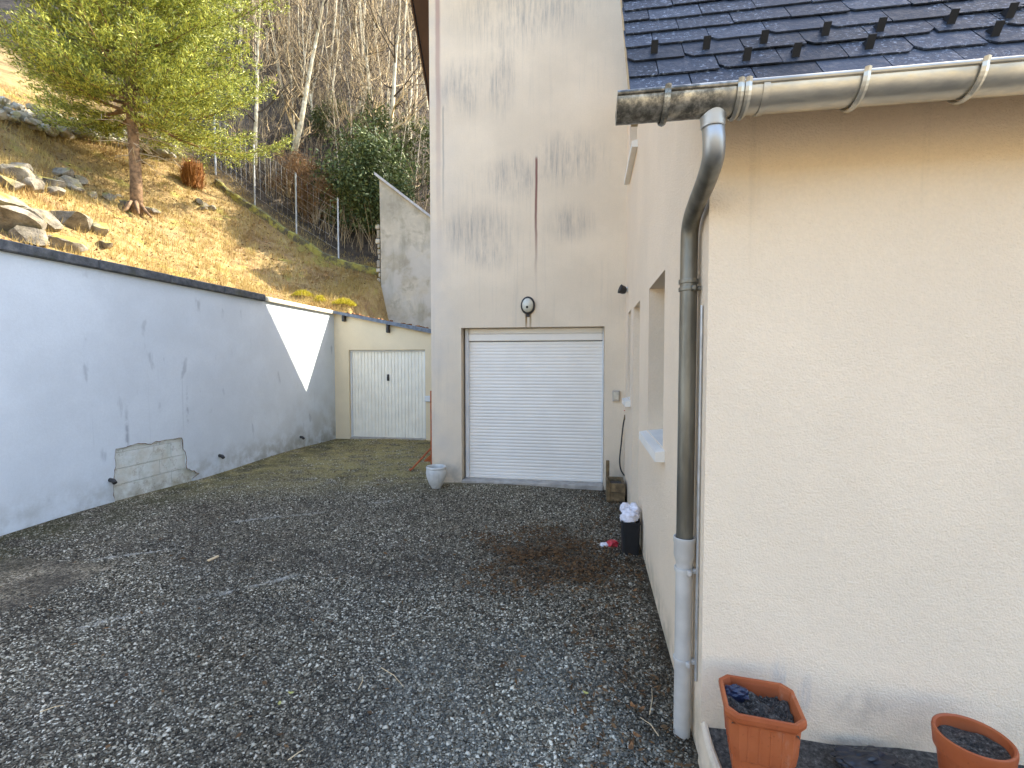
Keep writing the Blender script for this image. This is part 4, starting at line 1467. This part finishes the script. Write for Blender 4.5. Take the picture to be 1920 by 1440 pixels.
# ================================================================== hillside planting and stones
# conifer on the grass slope
def conifer(base, H=10.5, seed=4):
    o = empty('conifer', base, 'yellow green conifer with bare reddish lower trunk on the straw slope above the wall', 'tree')
    mb = MB()
    pth = [base + Vector((.03 * math.sin(k * 1.3), .03 * math.cos(k), -.25 + (H + .2) * k / 10)) for k in range(11)]
    mb.tube(pth, [.14] + [.12 * (1 - k / 10.5) ** .9 + .01 for k in range(1, 11)], 14)
    for k in range(7):
        a = k * .9 + .3
        mb.tube([base + Vector((.1 * math.cos(a), .1 * math.sin(a), .22)), base + Vector((.22 * math.cos(a), .22 * math.sin(a), .03)), base + Vector((.36 * math.cos(a), .36 * math.sin(a), -.12))], [.045, .04, .02], 6)
    put('trunk', mb, M['bark'], o, smooth=True)
    r2 = random.Random(seed)
    bm_ = MB()
    pts, dirs = [], []
    dead = MB()
    for i in range(14):      # dead twiggy stubs under the crown
        a, h = r2.uniform(0, 6.28), r2.uniform(1.25, 2.2)
        L = r2.uniform(.4, 1.3)
        p0 = base + Vector((0, 0, h))
        d = Vector((math.cos(a), math.sin(a), r2.uniform(-.3, .15)))
        dead.tube([p0, p0 + d * L * .5, p0 + d * L + Vector((0, 0, -.12 * L))], [.016, .01, .004], 4)
        for j in range(5):
            u = r2.uniform(.3, .95)
            q = p0 + d * L * u
            e = Vector((r2.uniform(-1, 1), r2.uniform(-1, 1), r2.uniform(-.9, .2))) * .3
            dead.tube([q, q + e], [.006, .003], 3)
    nb = 150
    for i in range(nb):
        h = 2.25 + (H - 2.45) * (i / nb) ** 1.1
        a = i * 2.399 + r2.uniform(-.3, .3)
        f = 1 - (h - 2.0) / (H - 1.6)
        L = 3.5 * (max(f, .03) ** .55) * r2.uniform(.7, 1.15)
        lift = r2.uniform(.02, .30) + .35 * (1 - f)
        p0 = base + Vector((0, 0, h))
        hd = Vector((math.cos(a), math.sin(a), 0))
        if h < 4.5 and hd.y < -.1: L *= .72
        sd = Vector((-hd.y, hd.x, 0))
        sag = r2.uniform(.05, .16) + (.12 * max(0, hd.x) if h < 3.6 else 0)
        if h < 3.6 and hd.x > .5: L *= .84
        def at(u):
            return p0 + hd * (L * u) + Vector((0, 0, L * (lift * u - sag * math.sin(u * math.pi * .9) + .13 * u ** 3)))
        bm_.tube([at(u) for u in (0, .25, .5, .75, 1)], [.034 * f + .012, .026 * f + .009, .018 * f + .006, .01, .004], 5)
        ns = int(12 + 8 * L)
        for j in range(ns):
            u = .16 + .84 * (j + r2.random()) / ns
            q = at(u)
            s = 1 if j % 2 else -1
            sl_ = (.25 + .62 * L * .42 * (1 - u) + .12) * r2.uniform(.7, 1.25)
            dv = (hd * r2.uniform(.45, .9) + sd * s * r2.uniform(.5, 1.0) + Vector((0, 0, r2.uniform(-.25, .45)))).normalized()
            if j % 2 == 0:
                bm_.tube([q, q + dv * sl_ * .9], [.007, .003], 3, False)
            k = max(6, int(sl_ * 32))
            for m_ in range(k):
                v = (m_ + r2.random()) / k
                p = q + dv * sl_ * v + Vector((r2.gauss(0, .03), r2.gauss(0, .03), r2.gauss(0, .03)))
                pts.append(p)
                dirs.append((dv * .9 + Vector((0, 0, r2.uniform(.0, .9))) + sd * r2.uniform(-.6, .6)).normalized())
    pts = np.array(pts); dirs = np.array(dirs)
    V, F = leaves(np.concatenate([pts, pts + rng.normal(0, .06, pts.shape), pts + rng.normal(0, .03, pts.shape), pts + rng.normal(0, .05, pts.shape)]), .085, .22, dirs=np.concatenate([dirs, dirs, dirs, dirs]))
    put('branches', bm_, M['bark'], o)
    put('dead_twigs', dead, M['palebark'], o)
    npmesh('crown', V - np.array(base), F, M['needle'], o)
    return o
tb = on_hill(254, 398)
conifer(Vector((tb.x, tb.y, float(hz(tb.x, tb.y)))))

# straw grass (stuff)
n = 95000
gx_ = rng.uniform(-16, -6.6, n); gy_ = rng.uniform(3.0, 14.2, n)
clump = np.sin(gx_ * 2.2 + 1.7 * np.sin(gy_ * 1.3)) * np.sin(gy_ * 2.6 + np.sin(gx_ * 1.9)) + rng.normal(0, .5, n)
k = clump > -.35
gx_, gy_ = gx_[k], gy_[k]
n2 = 9000
gx_ = np.concatenate([gx_, rng.uniform(-6.9, -5.2, n2)]); gy_ = np.concatenate([gy_, rng.uniform(10.4, 14, n2)])
ok = (gx_ < -6.0) | (gy_ > 11.7)
gx_, gy_ = gx_[ok], gy_[ok]
pts = np.stack([gx_, gy_, hz(gx_, gy_) - .01], -1)
V, F = blades(len(pts), pts, .04, .15, .006, 1.25)
tag(npmesh('straw_grass', V, F, M['straw']), 'short dry straw coloured grass on the slope', 'grass', kind='stuff')

n = 2600     # taller tufts
tx, ty = rng.uniform(-15, -6.4, n), rng.uniform(3.2, 13.4, n)
k = 9
tx = np.repeat(tx, k) + rng.normal(0, .035, n * k); ty = np.repeat(ty, k) + rng.normal(0, .035, n * k)
pts = np.stack([tx, ty, hz(tx, ty) - .01], -1)
V, F = blades(len(pts), pts, .10, .26, .0055, .8)
tag(npmesh('dry_tufts', V, F, M['straw']), 'taller dry grass tufts scattered over the slope', 'grass', kind='stuff')
n = 9000
tx, ty = rng.uniform(-15, -6.2, n), rng.uniform(3.2, 13.5, n)
pts = np.stack([tx, ty, hz(tx, ty) + .03], -1)
V, F = leaves(pts[:5000], .07, .5, .35)
tag(npmesh('slope_leaves', V, F, leafmat('fallen_brown_leaves', (.1, .055, .025), (.36, .22, .09), .1, .85)), 'fallen brown leaves lying in the dry grass', 'leaf litter', kind='stuff')

# boulders
def crag(size, seed):
    """angular stone: a sphere cut by random planes"""
    import bmesh
    r2 = random.Random(seed * 13 + 1)
    bm = bmesh.new()
    bmesh.ops.create_icosphere(bm, subdivisions=2 if size[0] < .21 else 3, radius=1)
    pl = [(Vector((r2.gauss(0, 1), r2.gauss(0, 1), r2.gauss(0, .8))).normalized(), r2.uniform(.45, .8)) for _ in range(13)]
    pl.append((Vector((.1, -.1, 1)).normalized(), .6))
    for v in bm.verts:
        for n_, d_ in pl:
            e = v.co.dot(n_) - d_
            if e > 0:
                v.co -= n_ * e
        v.co += Vector((r2.gauss(0, .014), r2.gauss(0, .014), r2.gauss(0, .014)))
    m_ = MB()
    m_.v = [(v.co.x * size[0] * 1.25, v.co.y * size[1] * 1.25, v.co.z * size[2] * 1.25) for v in bm.verts]
    m_.f = [tuple(v.index for v in f.verts) for f in bm.faces]
    bm.free()
    return m_
def rock(name, label, px, size, seed, group=None, m='rock', sink=.25, cat='rock', sub=3):
    p = on_hill(*px)
    if p is None: return
    p.z = float(hz(p.x, p.y))
    mb = crag(size, seed)
    Mx = Matrix.Translation(p + Vector((0, 0, size[2] * (1 - 2 * sink)))) @ Matrix.Rotation(seed * 1.7, 4, 'Z') @ Matrix.Rotation(.25 * math.sin(seed), 4, 'X')
    mb.v = [tuple(Mx @ Vector(v)) for v in mb.v]
    o = put(name, mb, M[m], origin=p, angle=28)
    return tag(o, label, cat, group)
G1 = 'boulders on the slope just above the white wall'
for i, (px, sz, lab) in enumerate([
    ((22, 432), (.45, .36, .26), 'broad pale boulder at the left picture edge just above the wall coping'),
    ((70, 420), (.30, .25, .2), 'pale rounded boulder beside the broad boulder at the left edge'),
    ((130, 425), (.42, .3, .2), 'long mossy topped boulder in the middle of the rock heap above the wall'),
    ((185, 440), (.18, .22, .2), 'tilted blocky stone at the right end of the rock heap above the wall'),
    ((120, 465), (.35, .25, .14), 'flat grey slab stone low in the rock heap right above the coping'),
    ((60, 455), (.3, .2, .16), 'yellow mossy stone directly above the coping left of the flat slab'),
    ((195, 465), (.2, .14, .12), 'small wedge stone at the lower right foot of the rock heap'),
    ((15, 395), (.36, .3, .2), 'big sunlit boulder at the left edge above the broad boulder')]):
    rock('boulder', lab, px, sz, 3 + i * 5, G1)
G2 = 'mossy stones in the middle of the straw slope'
for i, px in enumerate([(25, 335), (50, 345), (75, 340), (95, 352), (112, 345), (130, 352), (60, 358), (100, 366), (148, 345), (20, 355), (175, 372), (205, 375), (120, 335), (45, 325)]):
    s = rnd.uniform(.13, .26)
    rock('mossy_stone', 'small yellow mossy stone in the scattered band across the middle of the slope', px, (s, s * .8, s * .7), 60 + i, G2, sub=2)
for i, px in enumerate([(372, 382), (385, 388), (398, 392), (380, 395)]):
    s = rnd.uniform(.11, .18)
    rock('grey_stone', 'small grey stone in the little cluster below the dead fern clump', px, (s, s * .8, s * .7), 90 + i, 'grey stones below the fern clump', sub=2)
for i, px in enumerate([(225, 372), (235, 385), (275, 395), (288, 400)]):
    s = rnd.uniform(.1, .16)
    rock('root_stone', 'small mossy stone at the foot of the conifer trunk', px, (s, s * .8, s * .6), 120 + i, 'stones round the conifer foot', sub=2)

# dry stone wall up the slope
mb = MB()
path = [on_hill(*q) for q in ((-60, 205), (0, 222), (70, 240), (140, 255), (200, 265), (250, 275), (300, 290), (335, 300))]
path = [Vector((p.x, p.y, float(hz(p.x, p.y)))) for p in path]
import bisect
cum = [0]
for a, b in zip(path, path[1:]): cum.append(cum[-1] + (b - a).length)
def along(path, cum, s):
    i = min(max(bisect.bisect_right(cum, s) - 1, 0), len(path) - 2)
    u = (s - cum[i]) / (cum[i + 1] - cum[i])
    p = path[i].lerp(path[i + 1], u)
    return Vector((p.x, p.y, float(hz(p.x, p.y)))), (path[i + 1] - path[i]).normalized()
for row in range(5):
    s = rnd.uniform(0, .2)
    while s < cum[-1] - .2:
        sz = rnd.uniform(.09, .2)
        p, d = along(path, cum, s + sz)
        off = Vector((-d.y, d.x, 0)).normalized() * (.3 - row * .15 + rnd.uniform(-.08, .08))
        q = p - off
        q.z = p.z + row * .13 + rnd.uniform(-.05, .05)
        cm = crag((sz, sz * .8, sz * .68), rnd.randrange(9999))
        Mx = Matrix.Translation(q) @ Matrix.Rotation(rnd.uniform(0, 6), 4, 'Z')
        i0 = len(mb.v)
        mb.v += [tuple(Mx @ Vector(v)) for v in cm.v]
        mb.f += [tuple(i0 + k for k in f) for f in cm.f]
        s += sz * 1.7
tag(put('dry_stone_wall', mb, M['drystone'], origin=path[3]), 'low sunlit dry stone wall crossing the upper slope behind the conifer', 'wall')

# mossy kerb and wire fence along the wood
kp = [on_hill(*q) for q in ((405, 345), (470, 385), (540, 428), (620, 474), (705, 519))]
kp = [Vector((p.x, 13.62, float(hz(p.x, 13.62)))) for p in kp]
kp[0].y = 13.55
kp[-1] = Vector((-6.1, 13.62, float(hz(-6.1, 13.62))))
mb = MB()
rr_ = []
for i in range(60):
    u = i / 59 * (len(kp) - 1)
    j = min(int(u), len(kp) - 2)
    p = kp[j].lerp(kp[j + 1], u - j)
    w1, h1 = .1 + rnd.uniform(-.02, .02), .16 + rnd.uniform(-.025, .025)
    z = float(hz(p.x, p.y))
    rr_.append([(p.x, p.y - w1, z - .15), (p.x, p.y - w1 + .02, z + h1 - .04), (p.x, p.y - .04, z + h1), (p.x, p.y + w1 - .03, z + h1), (p.x, p.y + w1, z + h1 - .05), (p.x, p.y + w1, z - .15)])
mb.rings(rr_)
t = NT('mossy_kerb')
n = t.noise(5, 6, .65)
t.bump(t.noise(20, 5), .6, .03)
t.out(t.mix(t.sm(n, .4, .6), (.1, .085, .05), (.3, .27, .06)), .95)
tag(put('stone_edging', mb, t.m, origin=kp[2]), 'low mossy stone edging dividing the straw slope from the wood', 'edging')
fence = empty('wire_fence', tuple(kp[2]), 'thin wire fence on slim galvanised posts along the mossy edging', 'fence')
tops = []
for px in (330, 405, 478, 556, 635):
    p = on_hill(px, {330: 335, 405: 342, 478: 386, 556: 428, 635: 477}[px])
    y = 13.78 if px > 340 else 13.3
    x = p.x * y / p.y
    z = float(hz(x, y))
    mb = MB()
    mb.bbox((x - .02, y - .02, z - .2), (x + .02, y + .02, z + 1.85), .004)
    mb.bbox((x - .024, y - .024, z + 1.85), (x + .024, y + .024, z + 1.87), .004)
    put('post', mb, M['galv'], fence)
    tops.append((x, y, z))
mb = MB()
for a, b in zip(tops, tops[1:]):
    for h in (.3, .6, .9, 1.2, 1.5, 1.8):
        mb.tube([(a[0], a[1] + .02, a[2] + h), (b[0], b[1] + .02, b[2] + h)], .0028, 4)
    L = math.dist(a, b)
    for k in range(1, int(L / .22)):
        u = k * .22 / L
        q = Vector(a).lerp(Vector(b), u)
        mb.tube([(q.x, q.y + .02, q.z + .3), (q.x, q.y + .02, q.z + 1.8)], .0018, 3)
put('wire_mesh', mb, M['galv'], fence)

# shrubs
def shrub(name, label, c, rad, m, n, size, asp, seed, stems=9, cat='shrub', group=None, flat=None):
    c = Vector((c[0], c[1], float(hz(c[0], c[1])) - .05))
    o = empty(name, c, label, cat, group)
    r2 = np.random.default_rng(seed)
    # clumps of leaves on branch ends
    nc = max(12, n // 130)
    d = r2.normal(0, 1, (nc, 3)); d /= np.linalg.norm(d, axis=1)[:, None]
    rr = r2.uniform(.45, 1.0, nc) ** .6
    ctr = d * rr[:, None] * np.array(rad) + np.array((0, 0, rad[2] * .95))
    ctr[:, 2] = np.maximum(ctr[:, 2], .12)
    pts = ctr[r2.integers(0, nc, n)] + r2.normal(0, 1, (n, 3)) * np.array(rad) * .17
    pts[:, 2] = np.maximum(pts[:, 2], .03)
    V, F = leaves(pts, size, asp)
    npmesh('foliage', V, F, m, o)
    mb = MB()
    for i in range(stems):
        e = Vector(ctr[i % nc])
        mb.tube([c, c + Vector((e.x * .4, e.y * .4, e.z * .6)), c + e], [.03, .018, .008], 5)
    put('stems', mb, M['palebark'], o)
    return o
shrub('laurel_bush', 'dense dark green laurel bush behind the fence beside the old grey wall', (-7.3, 15.2), (1.5, 1.0, 1.6), M['laurel'], 16000, .13, .45, 1)
shrub('laurel_bush', 'low olive laurel bush squeezed against the old grey wall end', (-6.6, 15.2), (.75, .6, 1.2), M['laurel'], 4500, .11, .45, 2)
shrub('shade_thicket', 'dark evergreen thicket added behind the old wall to shade the bank', (-3.6, 15.6), (1.5, 1.0, 1.7), M['ivy'], 9000, .13, .5, 9)  # mostly hidden bush added to cast shade on the bank
shrub('dead_brush', 'rusty brown dead brush behind the fence left of the laurel', (-8.75, 14.6), (.6, .5, 1.0), M['brownbrush'], 3600, .16, .12, 3)
shrub('dead_brush', 'grey brown tangle of dead brush behind the fence below the bare trunks', (-9.9, 14.9), (.8, .6, .8), M['brownbrush'], 3000, .16, .1, 4)
shrub('ivy_thicket', 'ivy green thicket climbing among trunks left of the old wall top', (-7.6, 17.5), (1.2, .9, 1.5), M['ivy'], 5000, .12, .5, 5)
shrub('ivy_thicket', 'ivy thicket behind the old wall beside the tall house', (-6.4, 18.2), (1.3, .8, 1.3), M['ivy'], 5000, .12, .5, 6)
shrub('ivy_thicket', 'small ivy clump higher in the wood above the laurel', (-8.6, 19.2), (.8, .7, 1.4), M['ivy'], 3000, .12, .5, 7)
shrub('ivy_thicket', 'loose yellowish ivy mound above the brown dead brush', (-10.0, 18.0), (1.0, .7, .9), M['ivy'], 2400, .12, .4, 8)

# dead fern clump
p = on_hill(362, 352)
c = Vector((p.x, p.y, float(hz(p.x, p.y)) - .03))
o = empty('fern_clump', c, 'rusty orange dead fern clump on the slope right of the conifer trunk', 'fern')
k = 1500
a = rng.uniform(0, 6.28, k); r_ = np.sqrt(rng.uniform(0, 1, k)) * .24
pts = np.stack([r_ * np.cos(a), r_ * np.sin(a), rng.uniform(0, .45, k)], -1)
V, F = blades(k, pts, .2, .48, .011, .55)
npmesh('fronds', V, F, M['deadfern'], o)
mb = MB()
for i in range(26):
    a = rnd.uniform(0, 6.28); q = rnd.uniform(.05, .26)
    mb.tube([c + Vector((math.cos(a) * q * .7, math.sin(a) * q * .7, 0)), c + Vector((math.cos(a) * q * 1.1, math.sin(a) * q * 1.1, .4)), c + Vector((math.cos(a) * q * 1.25, math.sin(a) * q * 1.25, rnd.uniform(.55, .85)))], [.02, .014, .006], 5)
put('stalks', mb, M['deadfern'], o)

# yellow moss clumps by the garage end of the coping
for i, (px, lab) in enumerate((((568, 556), 'yellow green moss cushion above the pale coping near the dark stone'), ((600, 566), 'small yellow moss tuft on the bank above the pale coping'),
                               ((645, 572), 'bright yellow moss clump at the edge of the garage roof shadow'))):
    p = on_hill(*px)
    if p is None: continue
    c = Vector((p.x, p.y, float(hz(p.x, p.y)) - .02))
    k = 1300 if i != 1 else 600
    rad = (.26, .17, .3)[i]
    a = rng.uniform(0, 6.28, k); r_ = np.sqrt(rng.uniform(0, 1, k)) * rad
    pts = np.stack([r_ * np.cos(a) + c.x, r_ * np.sin(a) + c.y, c.z + .16 * (1 - (r_ / rad) ** 2) * rng.uniform(.3, 1, k)], -1)
    V, F = blades(k, pts, .03, .09, .008, .9)
    V = V - np.array(c)[None]
    mo = npmesh('moss_clump', V, F, M['moss'])
    mo.location = c
    tag(mo, lab, 'moss')

# ================================================================== bare woodland
def branchy(mb, tw, p, d, L, r, depth, r2):
    k = 5
    pts = [p]
    dd = Vector(d)
    for i in range(k):
        dd = (dd + Vector((r2.gauss(0, .13), r2.gauss(0, .13), .07 + r2.gauss(0, .07)))).normalized()
        pts.append(pts[-1] + dd * (L / k))
    (mb if depth == 0 else tw).tube(pts, [r * (1 - .82 * i / k) for i in range(k + 1)], 5 if depth < 2 else 3, False)
    if depth >= 3:
        return
    nb = (0, 6, 5)[depth] if depth else 0
    for i in range(nb):
        u = r2.uniform(.25, 1)
        i0 = min(int(u * k), k - 1)
        q = pts[i0].lerp(pts[i0 + 1], u * k - i0)
        nd = (dd + Vector((r2.uniform(-1, 1), r2.uniform(-1, 1), r2.uniform(-.15, .7))) * .9).normalized()
        branchy(mb, tw, q, nd, L * r2.uniform(.35, .6), r * .45, depth + 1, r2)
def bare_tree_mesh(seed, H, r0, nbr, path=None):
    r2 = random.Random(seed)
    mb, tw = MB(), MB()
    if path is None:
        lx, ly = r2.gauss(0, .07), r2.gauss(0, .06)
        cxx = r2.uniform(-.25, .25)
        path = [Vector((lx * H * u + cxx * math.sin(u * 4.5 + seed), ly * H * u + .15 * math.sin(u * 6 + seed), H * u - .3)) for u in [i / 9 for i in range(10)]]
    n_ = len(path)
    mb.tube(path, [r0 * (1 - .86 * (i / (n_ - 1)) ** .9) for i in range(n_)], 8, False)
    for i in range(nbr):
        u = r2.uniform(.12, 1.0)
        j = min(int(u * (n_ - 1)), n_ - 2)
        q = path[j].lerp(path[j + 1], u * (n_ - 1) - j)
        a = r2.uniform(0, 6.28)
        d = Vector((math.cos(a), math.sin(a), r2.uniform(.2, 1.5))).normalized()
        branchy(mb, tw, q, d, H * r2.uniform(.12, .28) * (1.15 - .6 * u), r0 * .42 * (1.1 - .7 * u), 1, r2)
    return mb, tw
def bare_tree(base, mb, tw, label, group):
    o = empty('bare_tree', base, label, 'tree', group)
    for nm, b, m in (('trunk', mb, M['palebark']), ('crown', tw, M['twig'])):
        me = b.mesh(nm, (0, 0, 0), True)
        me.materials.append(m)
        c = bpy.data.objects.new(nm, me)
        COL.objects.link(c); c.parent = o
    return o
# the trunks one can single out, each traced to a curve at its own distance
HERO = [
    ((545, 335), 16.5, [(553, 280), (566, 220), (578, 150), (592, 80), (607, 0), (620, -90)], .13, 'thick pale trunk leaning right in the middle of the wood'),
    ((728, 330), 17.5, [(731, 260), (737, 190), (741, 120), (747, 50), (752, -30), (760, -110)], .11, 'straight pale trunk just left of the tall house eaves'),
    ((648, 255), 20.0, [(668, 210), (686, 165), (697, 120), (706, 70), (716, 0), (722, -80)], .10, 'slender trunk bending right between the two pale trunks'),
    ((625, 190), 24.0, [(625, 120), (624, 60), (627, 0), (630, -90)], .12, 'short pale upright trunk at the top middle of the wood'),
    ((478, 330), 15.0, [(479, 250), (482, 170), (484, 90), (488, 10), (492, -80)], .075, 'slim trunk right beside the conifer crown edge'),
    ((556, 290), 18.5, [(553, 230), (548, 170), (543, 110), (542, 40), (545, -60)], .06, 'thin dark trunk left of the thick leaning trunk'),
    ((510, 260), 20.0, [(500, 200), (496, 140), (490, 90), (486, 0), (480, -80)], .06, 'thin trunk leaning left behind the conifer crown edge'),
    ((600, 300), 19.0, [(590, 250), (583, 190), (600, 120), (612, 40), (618, -60)], .05, 'crooked thin stem crossing the thick leaning trunk'),
    ((770, 290), 21.0, [(768, 220), (772, 150), (770, 80), (762, 0), (760, -80)], .07, 'grey stem half hidden by the tall house eaves'),
]
for i, (bp, Y, pts_, r0, lab) in enumerate(HERO):
    b = onY(*bp, Y)
    b.z = float(hz(b.x, b.y))
    pth = [Vector((0, 0, -.3))]
    for q in pts_:
        v = onY(*q, Y + .3 * math.sin(q[1] * .02))
        pth.append(v - b)
    mb, tw = bare_tree_mesh(200 + i, (pth[-1] - pth[0]).length, r0, 16, catmull(pth, 3))
    bare_tree(b, mb, tw, lab, None)
protos = []
for k in range(9):
    H = rnd.uniform(7, 12)
    mb, tw = bare_tree_mesh(500 + k, H, rnd.uniform(.045, .1), 24)
    protos.append((mb, tw))
first = {}
GW = 'bare trees standing in the sunlit wood'
LBL = 'thin leafless tree among the many crowded stems of the sunlit wood behind the fence'
def place(base, k, rz_, sc):
    if k not in first:
        o = bare_tree(base, *protos[k], LBL, GW)
        first[k] = o
    else:
        src = first[k]
        o = src.copy(); COL.objects.link(o)
        for ch in src.children:
            c = ch.copy(); COL.objects.link(c); c.parent = o
        o.location = base
    o.rotation_euler = (0, 0, rz_)
    o.scale = (sc, sc, sc)
cnt = 0
r3 = random.Random(99)
while cnt < 165:
    px = r3.uniform(430, 830) if r3.random() < .8 else r3.uniform(-20, 440)
    Y = 16.2 + 26 * r3.random() ** 1.15
    d = ray(px, 300)
    x = d.x * Y / d.y
    if x > -5.6 and Y < 17: continue
    if x < -12 and Y < 17.5: continue
    z = float(hz(x, Y))
    place((x, Y, z), r3.randrange(len(protos)), r3.uniform(0, 6.28), r3.uniform(.75, 1.2) * (.55 if Y < 19 else .75 if Y < 22 else 1))
    cnt += 1
# undergrowth of whips (stuff)
n = 8000
px = np.where(rng.random(n) < .8, rng.uniform(400, 830, n), rng.uniform(-60, 440, n))
Y = 14.3 + 30 * rng.random(n) ** 1.4
d0 = np.array(ray(0, 300)); d1 = np.array(ray(1000, 300))
dx = (d0[0] + (d1[0] - d0[0]) * px / 1000) / (d0[1] + (d1[1] - d0[1]) * px / 1000)
X = dx * Y
ok = ~((X > -5.8) & (Y < 15.5)) & ~((X < -12.5) & (Y < 16.5))
X, Y = X[ok], Y[ok]
pts = np.stack([X, Y, hz(X, Y) - .05], -1)
V, F = blades(len(pts), pts, .3, 1.7, .010, .6)
tag(npmesh('undergrowth', V, F, leafmat('dead_whips', (.05, .032, .02), (.5, .39, .23), .1, .9)), 'tangle of thin dead whips covering the woodland floor', 'undergrowth', kind='stuff')

# ================================================================== odds and ends on the gravel
def leaf_mesh(p, s, rz_, curl):
    mb = MB()
    Mx = Matrix.Translation(p) @ Matrix.Rotation(rz_, 4, 'Z')
    prof = [(-1, .0), (-.6, .36), (-.1, .5), (.45, .34), (1, .02)]
    for (a, wa), (b, wb) in zip(prof, prof[1:]):
        za, zb = curl * a * a * s, curl * b * b * s
        for sg in (1, -1):
            q = [(a * s, 0, za), (b * s, 0, zb), (b * s, sg * wb * s, zb + wb * s * .4), (a * s, sg * wa * s, za + wa * s * .4)]
            mb.face([tuple(Mx @ Vector(v)) for v in q])
            mb.face([tuple(Mx @ (Vector(v) - Vector((0, 0, .0012)))) for v in reversed(q)])
    return mb
for i, (px, s, m, lab) in enumerate([
    ((981, 1232), .02, 'leafbrown', 'lone orange brown leaf on the gravel in the centre foreground'),
    ((1186, 1324), .022, 'leafbrown', 'brown leaf left of the pale stone near the downpipe foot'),
    ((1203, 1330), .02, 'leafbrown', 'tan curled leaf nearest the downpipe foot'),
    ((1194, 1380), .022, 'leafbrown', 'bright orange leaf below the tan curled leaf'),
    ((1183, 1402), .024, 'leafbrown', 'orange leaf closest to the bottom right of the gravel'),
    ((546, 1300), .017, 'paleleaf', 'small yellow green leaf on the grey gravel in the left foreground'),
    ((524, 1320), .015, 'paleleaf', 'pale tan leaf beside the small yellow green leaf'),
    ((1190, 1108), .022, 'leafbrown', 'ochre leaf on the dark gravel below the black bin'),
    ((1098, 1300), .018, 'paleleaf', 'faded yellow leaf on the gravel left of the brown leaves')]):
    p = onZ(*px, .022)
    tag(put('fallen_leaf', leaf_mesh(p, s, i * 1.9, .5), M[m], origin=p), lab, 'leaf', 'fallen leaves on the gravel')
p = onZ(400, 1048, .02)
mb = MB(); mb.bbox((-.014, -.045, 0), (.014, .045, .012), .003, Matrix.Translation(p) @ Matrix.Rotation(R(-22), 4, 'Z') @ Matrix.Rotation(R(8), 4, 'X'))
tag(put('wood_chip', mb, M['chip'], origin=p), 'pale split wood chip lying alone on the mossy gravel', 'wood chip')
for i, (a, b, lab) in enumerate([
    ((715, 1252), (757, 1288), 'thin straw twig on the pale gravel in the centre foreground'),
    ((672, 1292), (680, 1268), 'short twig left of the thin straw twig'),
    ((75, 1335), (120, 1322), 'long grey twig in the lower left corner of the yard'),
    ((1218, 1340), (1222, 1290), 'curved twig beside the brown leaves near the downpipe'),
    ((1235, 1380), (1200, 1345), 'straight twig pointing at the downpipe foot'),
    ((540, 1425), (570, 1405), 'twig near the bottom edge left of the pale gravel')]):
    p, q = onZ(*a, .024), onZ(*b, .026)
    mb = MB(); mb.tube([p, p.lerp(q, .5) + Vector((.008, .006, .006)), q], [.0026, .0022, .0012], 5)
    tag(put('twig', mb, M['chip'], origin=p), lab, 'twig', 'twigs on the gravel')
